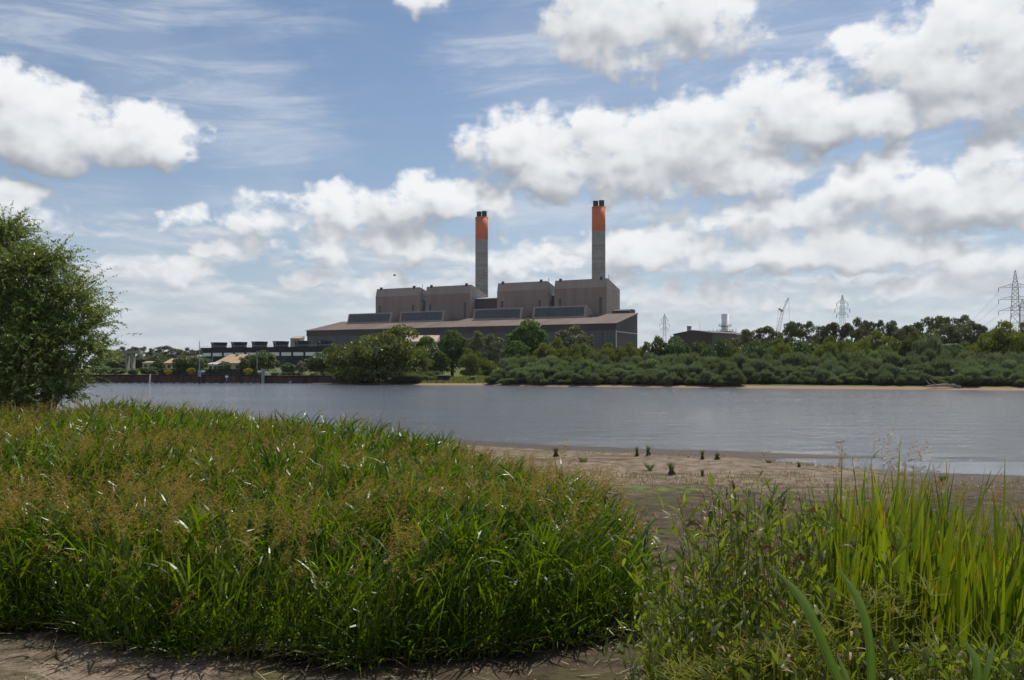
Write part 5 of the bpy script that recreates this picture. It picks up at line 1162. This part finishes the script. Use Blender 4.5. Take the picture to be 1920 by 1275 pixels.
# timber wall with rail above it
t = thing('timber_fence', 'long dark timber fence running on top of the sheet pile wall below the houses', 'fence', (0, 0, 0)); a, b = W(299, HOR, 208), W(492, HOR, 207.5)
g = G(); nB = 60
for k in range(nB):
    x0 = a.x + (b.x-a.x)*k/nB; x1 = a.x + (b.x-a.x)*(k+.9)/nB; g.box(x0, x1, 207.4, 207.5, 1.2, 3.05 + .05*(k % 3))
tag(g.build('boards', M_timb, t), kind='stuff')
G().box(a.x - 1, b.x, 207.2, 207.39, 3.12, 3.34).build('top_rail', M_timb, t)
for k in range(11): x = a.x + (b.x-a.x)*k/10; G().box(x - .1, x + .1, 207.51, 207.7, .8, 3.3).build('post', M_timb, t)
t = thing('railing', 'low dark railing beside the clipped shrubs left of the largest willow', 'railing', (0, 0, 0)); a, b = W(512, HOR, 214), W(572, HOR, 214)
for h_ in (2.0, 2.9): G().box(a.x, b.x, 213.9, 214, h_, h_ + .12).build('rail', M_timb, t)
for k in range(13): x = a.x + (b.x-a.x)*k/12; G().box(x - .05, x + .05, 213.86, 213.98, .8, 3.0).build('post', M_timb, t)
g = G(); p_ = W(282, HOR, 203.6); g.tube([(0, 0, -1), (.25, 0, 2.15)], .16, 8); o = g.build('marker_post', M_white2); o.location = (p_.x - .1, 203.2, 0); tag(o, 'slightly tilted white post standing in the water against the dark wall', 'post')
p_ = W(374, HOR, 198); t = thing('channel_marker', 'tall thin grey pole on a thick dark pile standing in the river', 'pole', (p_.x, 198, 0))
G().tube([(0, 0, -2), (0, 0, 2.0)], .27, 10).build('pile', M_timb, t); G().tube([(0, 0, 1.6), (0, 0, 3.1)], .36, 10).build('collar', M_steel, t); G().tube([(0, 0, 3.05), (0, 0, W(0, 640, 198).z)], [.11, .08], 8).build('pole', M_steel, t)
p_ = W(482, HOR, 212); t = thing('lamp_pole', 'slim grey pole rising above the fence near the tan-roofed house', 'pole', (p_.x, 212, gzp(p_.x, 212)))
G().tube([(0, 0, 0), (0, 0, W(0, 658, 212).z - t.location.z)], [.13, .09], 8).build('pole', M_steel, t); G().box(-.25, .25, -.25, .25, -.1, .35).build('base', M_lt, t)
p_ = W(396, HOR, 215); g = G().tube([(0, 0, 0), (0, 0, W(0, 668, 215).z - 2)], .06, 6); o = g.build('lamp_pole', M_steel); o.location = (p_.x, 216, 2); tag(o, 'short thin pole in front of the cooling tower, right of the channel marker', 'pole')
for px, py, lb in ((381, 696, 'small white sign board on the fence by the channel marker'), (486, 696.5, 'small white sign board near the end of the timber fence'), (425, 706, 'little white plate on the capping of the long river wall'), (524, 695, 'pale notice board between railing and clipped shrubs'), (617, 706.5, 'little white plate on the capping of the shorter river wall'), (500, 698, 'small white plate at the joint of the walls')):
    Y = 207.1 if py < 700 else 202.6; p_ = W(px, py, Y); s_ = .35 if py > 700 else .45
    G_ = thing('sign', lb, 'sign', (p_.x, Y, p_.z)); G().box(-s_, s_, -.05, .02, -s_*.6, s_*.6).build('board', M_white2, G_); G().box(-.06, .06, .021, .12, -1.2, s_*.5).build('post', M_steel, G_)
# conveyor at the far left
t = thing('conveyor', 'raised concrete conveyor beam on two columns beyond the foreground willow', 'conveyor', (0, 0, 0)); Y = 330; zb0, zb1 = W(0, 663, Y).z, W(0, 657.5, Y).z
M_gconc = plain('grey_concrete', (.24, .235, .20), .12, .3, .9)
G().box(W(226, 0, Y).x, W(266, 0, Y).x, Y - 1.5, Y + 1.5, zb0, zb1).build('beam', M_gconc, t)
G().box(W(120, 0, Y).x, W(226, 0, Y).x - .3, Y - 1.3, Y + 1.3, zb0 + .3, zb1 + .1).build('beam', M_gconc, t)
for px in (239, 249.5): G().box(W(px-1.8, 0, Y).x, W(px+1.8, 0, Y).x, Y - 1.2, Y + 1.2, 1, zb0 - .01).build('column', M_gconc, t)
# boat ramp blocks on the little lawn
for px0, px1, py0, py1, lb in ((820, 843, 704.5, 711, 'dark concrete retaining block beside the little beach, left one with flat top'), (871, 890, 707, 712, 'dark wedge-shaped concrete block on the lawn edge right of the beach')):
    Y = 186; a, b = W(px0, py0, Y), W(px1, py1, Y); t = thing('concrete_block', lb, 'block', (a.x, Y, 0)); L_ = b.x - a.x
    if px0 < 850: G().box(0, L_, 0, 3, 0, a.z).build('body', M_timb, t); G().box(-.1, L_ + .1, -.1, 3.1, a.z + .003, a.z + .15).build('coping', M_gconc, t)
    else: G().add([(0, 0, 0), (L_, 0, 0), (L_, 0, a.z), (0, 0, .95), (0, 3, 0), (L_, 3, 0), (L_, 3, a.z), (0, 3, .95)], [(0, 1, 2, 3), (7, 6, 5, 4), (3, 2, 6, 7), (0, 3, 7, 4), (1, 5, 6, 2), (0, 4, 5, 1)]).build('body', M_timb, t); G().box(L_*.6, L_ + .1, -.1, 3.1, a.z + .003, a.z + .12).build('coping', M_gconc, t)
# low grass of the far bank and foam along the wall
b = Big(); n_ = 5200; X = rng.uniform(-24, -3, n_); Y = np.interp(X, FX, FY) + rng.uniform(2.2, 16, n_); Z = gz(X, Y)
V, Q = blade_arrays(np.stack([X, Y, Z], -1), .3 + .5*rng.random(n_), .10 + .08*rng.random(n_), rng.uniform(0, 6.28, n_), np.abs(rng.normal(.3, .2, n_)), .5*rng.random(n_), 2, None, (1, .8, .1)); b.add(V, Q, 0)
b.build('bank_grass', [leaf_mat('bank_grass_leaves', (.10, .13, .025), (.22, .22, .06), .3)], kind='stuff', label='rough grass on the little lawn behind the far beach', category='grass')
M_foam = plain('white_foam', (.7, .72, .74), .1, 2, .8); g = G(); q_ = random.Random(3); x = lnA[0][0]
while x < lnA[-1][0]:
    l_ = .3 + q_.random()*1.6; Y = float(np.interp(x, [a for a, _ in lnA], [b for _, b in lnA])) - .25; g.add([(x, Y, .02), (x + l_, Y, .02), (x + l_*.8, Y - .25 - .3*q_.random(), .02), (x + l_*.2, Y - .3 - .3*q_.random(), .02), (x + l_*.5, Y - .1, .10)], [(0, 4, 3), (3, 4, 2), (2, 4, 1), (1, 4, 0)]); x += l_*(.9 + .9*q_.random())
g.build('foam', M_foam, kind='stuff', label='white foam along the foot of the long river wall', category='foam')
# driftwood
t = thing('driftwood', 'bleached fallen tree trunk with branches on the far right beach', 'driftwood', tuple(W(1775, 729, 141)), 0); M_drift = plain('bleached_wood', (.26, .22, .19), .25, 1.2, .9)
t.location.y = float(np.interp(t.location.x, FX, FY)) + 1.6; t.location.z = gzp(t.location.x, t.location.y)
G().tube([(-2.7, 0, .3), (-1.2, .2, .45), (.6, .1, .55), (2.2, -.1, .4), (3.1, -.2, .12)], [.10, .17, .22, .24, .28], 8).build('log', M_drift, t)
for pts in (((-1.6, .1, .4), (-2.4, 0, 1.0), (-2.7, .1, 1.5)), ((-.8, .2, .45), (-1.4, .1, 1.0), (-1.9, .2, 1.45)), ((.4, .1, .5), (.9, 0, .9), (1.2, .1, 1.1)), ((-.4, -.1, .35), (-1.6, -.5, .15), (-2.4, -.6, .05)), ((1.0, 0, .5), (1.8, -.3, .75), (2.3, -.4, .7))): G().tube(pts, [.09, .06, .025], 6).build('branch', M_drift, t)
# birds
def bird(label, loc, s, fly):
    t = thing('bird', label, 'bird', loc, .3); mm = M_white2 if not fly else M_dark
    g = G(); g.lathe([(.001, -.34), (.07, -.28), (.13, -.12), (.15, .04), (.10, .2), (.05, .27), (.001, .29)], 10); body = g.mesh('body', mm)
    body.transform(Matrix.Rotation(R(72), 4, 'Y')); body.transform(Matrix.Translation((0, 0, .45 if not fly else 0))); bo = link('body', body, t)
    if fly:
        for s_ in (-1, 1): G().add([(.08, 0, .02), (-.16, 0, .02), (-.10, s_*.35, .16), (-.02, s_*.75, .05), (.12, s_*.38, .18), (.08, 0, .05), (-.16, 0, .04), (-.10, s_*.35, .18), (-.02, s_*.75, .06), (.12, s_*.38, .20)], [(0, 1, 2, 4), (4, 2, 3), (5, 9, 7, 6), (9, 8, 7), (0, 4, 9, 5), (1, 6, 7, 2), (2, 7, 8, 3), (4, 3, 8, 9)]).build('wing', mm, t)
    else:
        G().tube([(.2, 0, .52), (.30, 0, .68), (.29, 0, .82), (.36, 0, .90)], [.06, .04, .035, .05], 8).build('neck', mm, t)
        G().tube([(.36, 0, .90), (.44, 0, .90), (.56, 0, .86)], [.05, .02, .004], 6).build('beak', M_dark, t)
        for y in (-.05, .05): G().tube([(0, y, .36), (.02, y, .18), (0, y, 0)], .014, 5).build('leg', M_dark, t)
    t.scale = (s, s, s); return t
Y = float(np.interp(W(544, HOR, 200).x, FX, FY)) + .6; p_ = W(544, HOR, Y); bird('white wading bird standing on the sand below the shorter river wall', (p_.x, Y, gzp(p_.x, Y)), 1.05, False)
bird('small dark bird flying against the clouds left of the chimneys', tuple(W(740, 516, 130)), .75, True)
HAZE = .00004
# ------------------------------------------------------------------ air
M_haze, n = new_mat('pale_air')
pv = n.n('ShaderNodeVolumePrincipled', {'Color': C4((.80, .88, 1.0)), 'Density': HAZE, 'Anisotropy': .2})
n.N.new('ShaderNodeOutputMaterial'); n.L.new(pv.outputs[0], [x for x in n.N if x.type == 'OUTPUT_MATERIAL'][0].inputs['Volume'])
hz_ = G().box(-9500, 9500, -400, 9400, -6, 190).build('haze', M_haze, kind='stuff', label='thin pale summer air over the river and the far bank', category='haze')
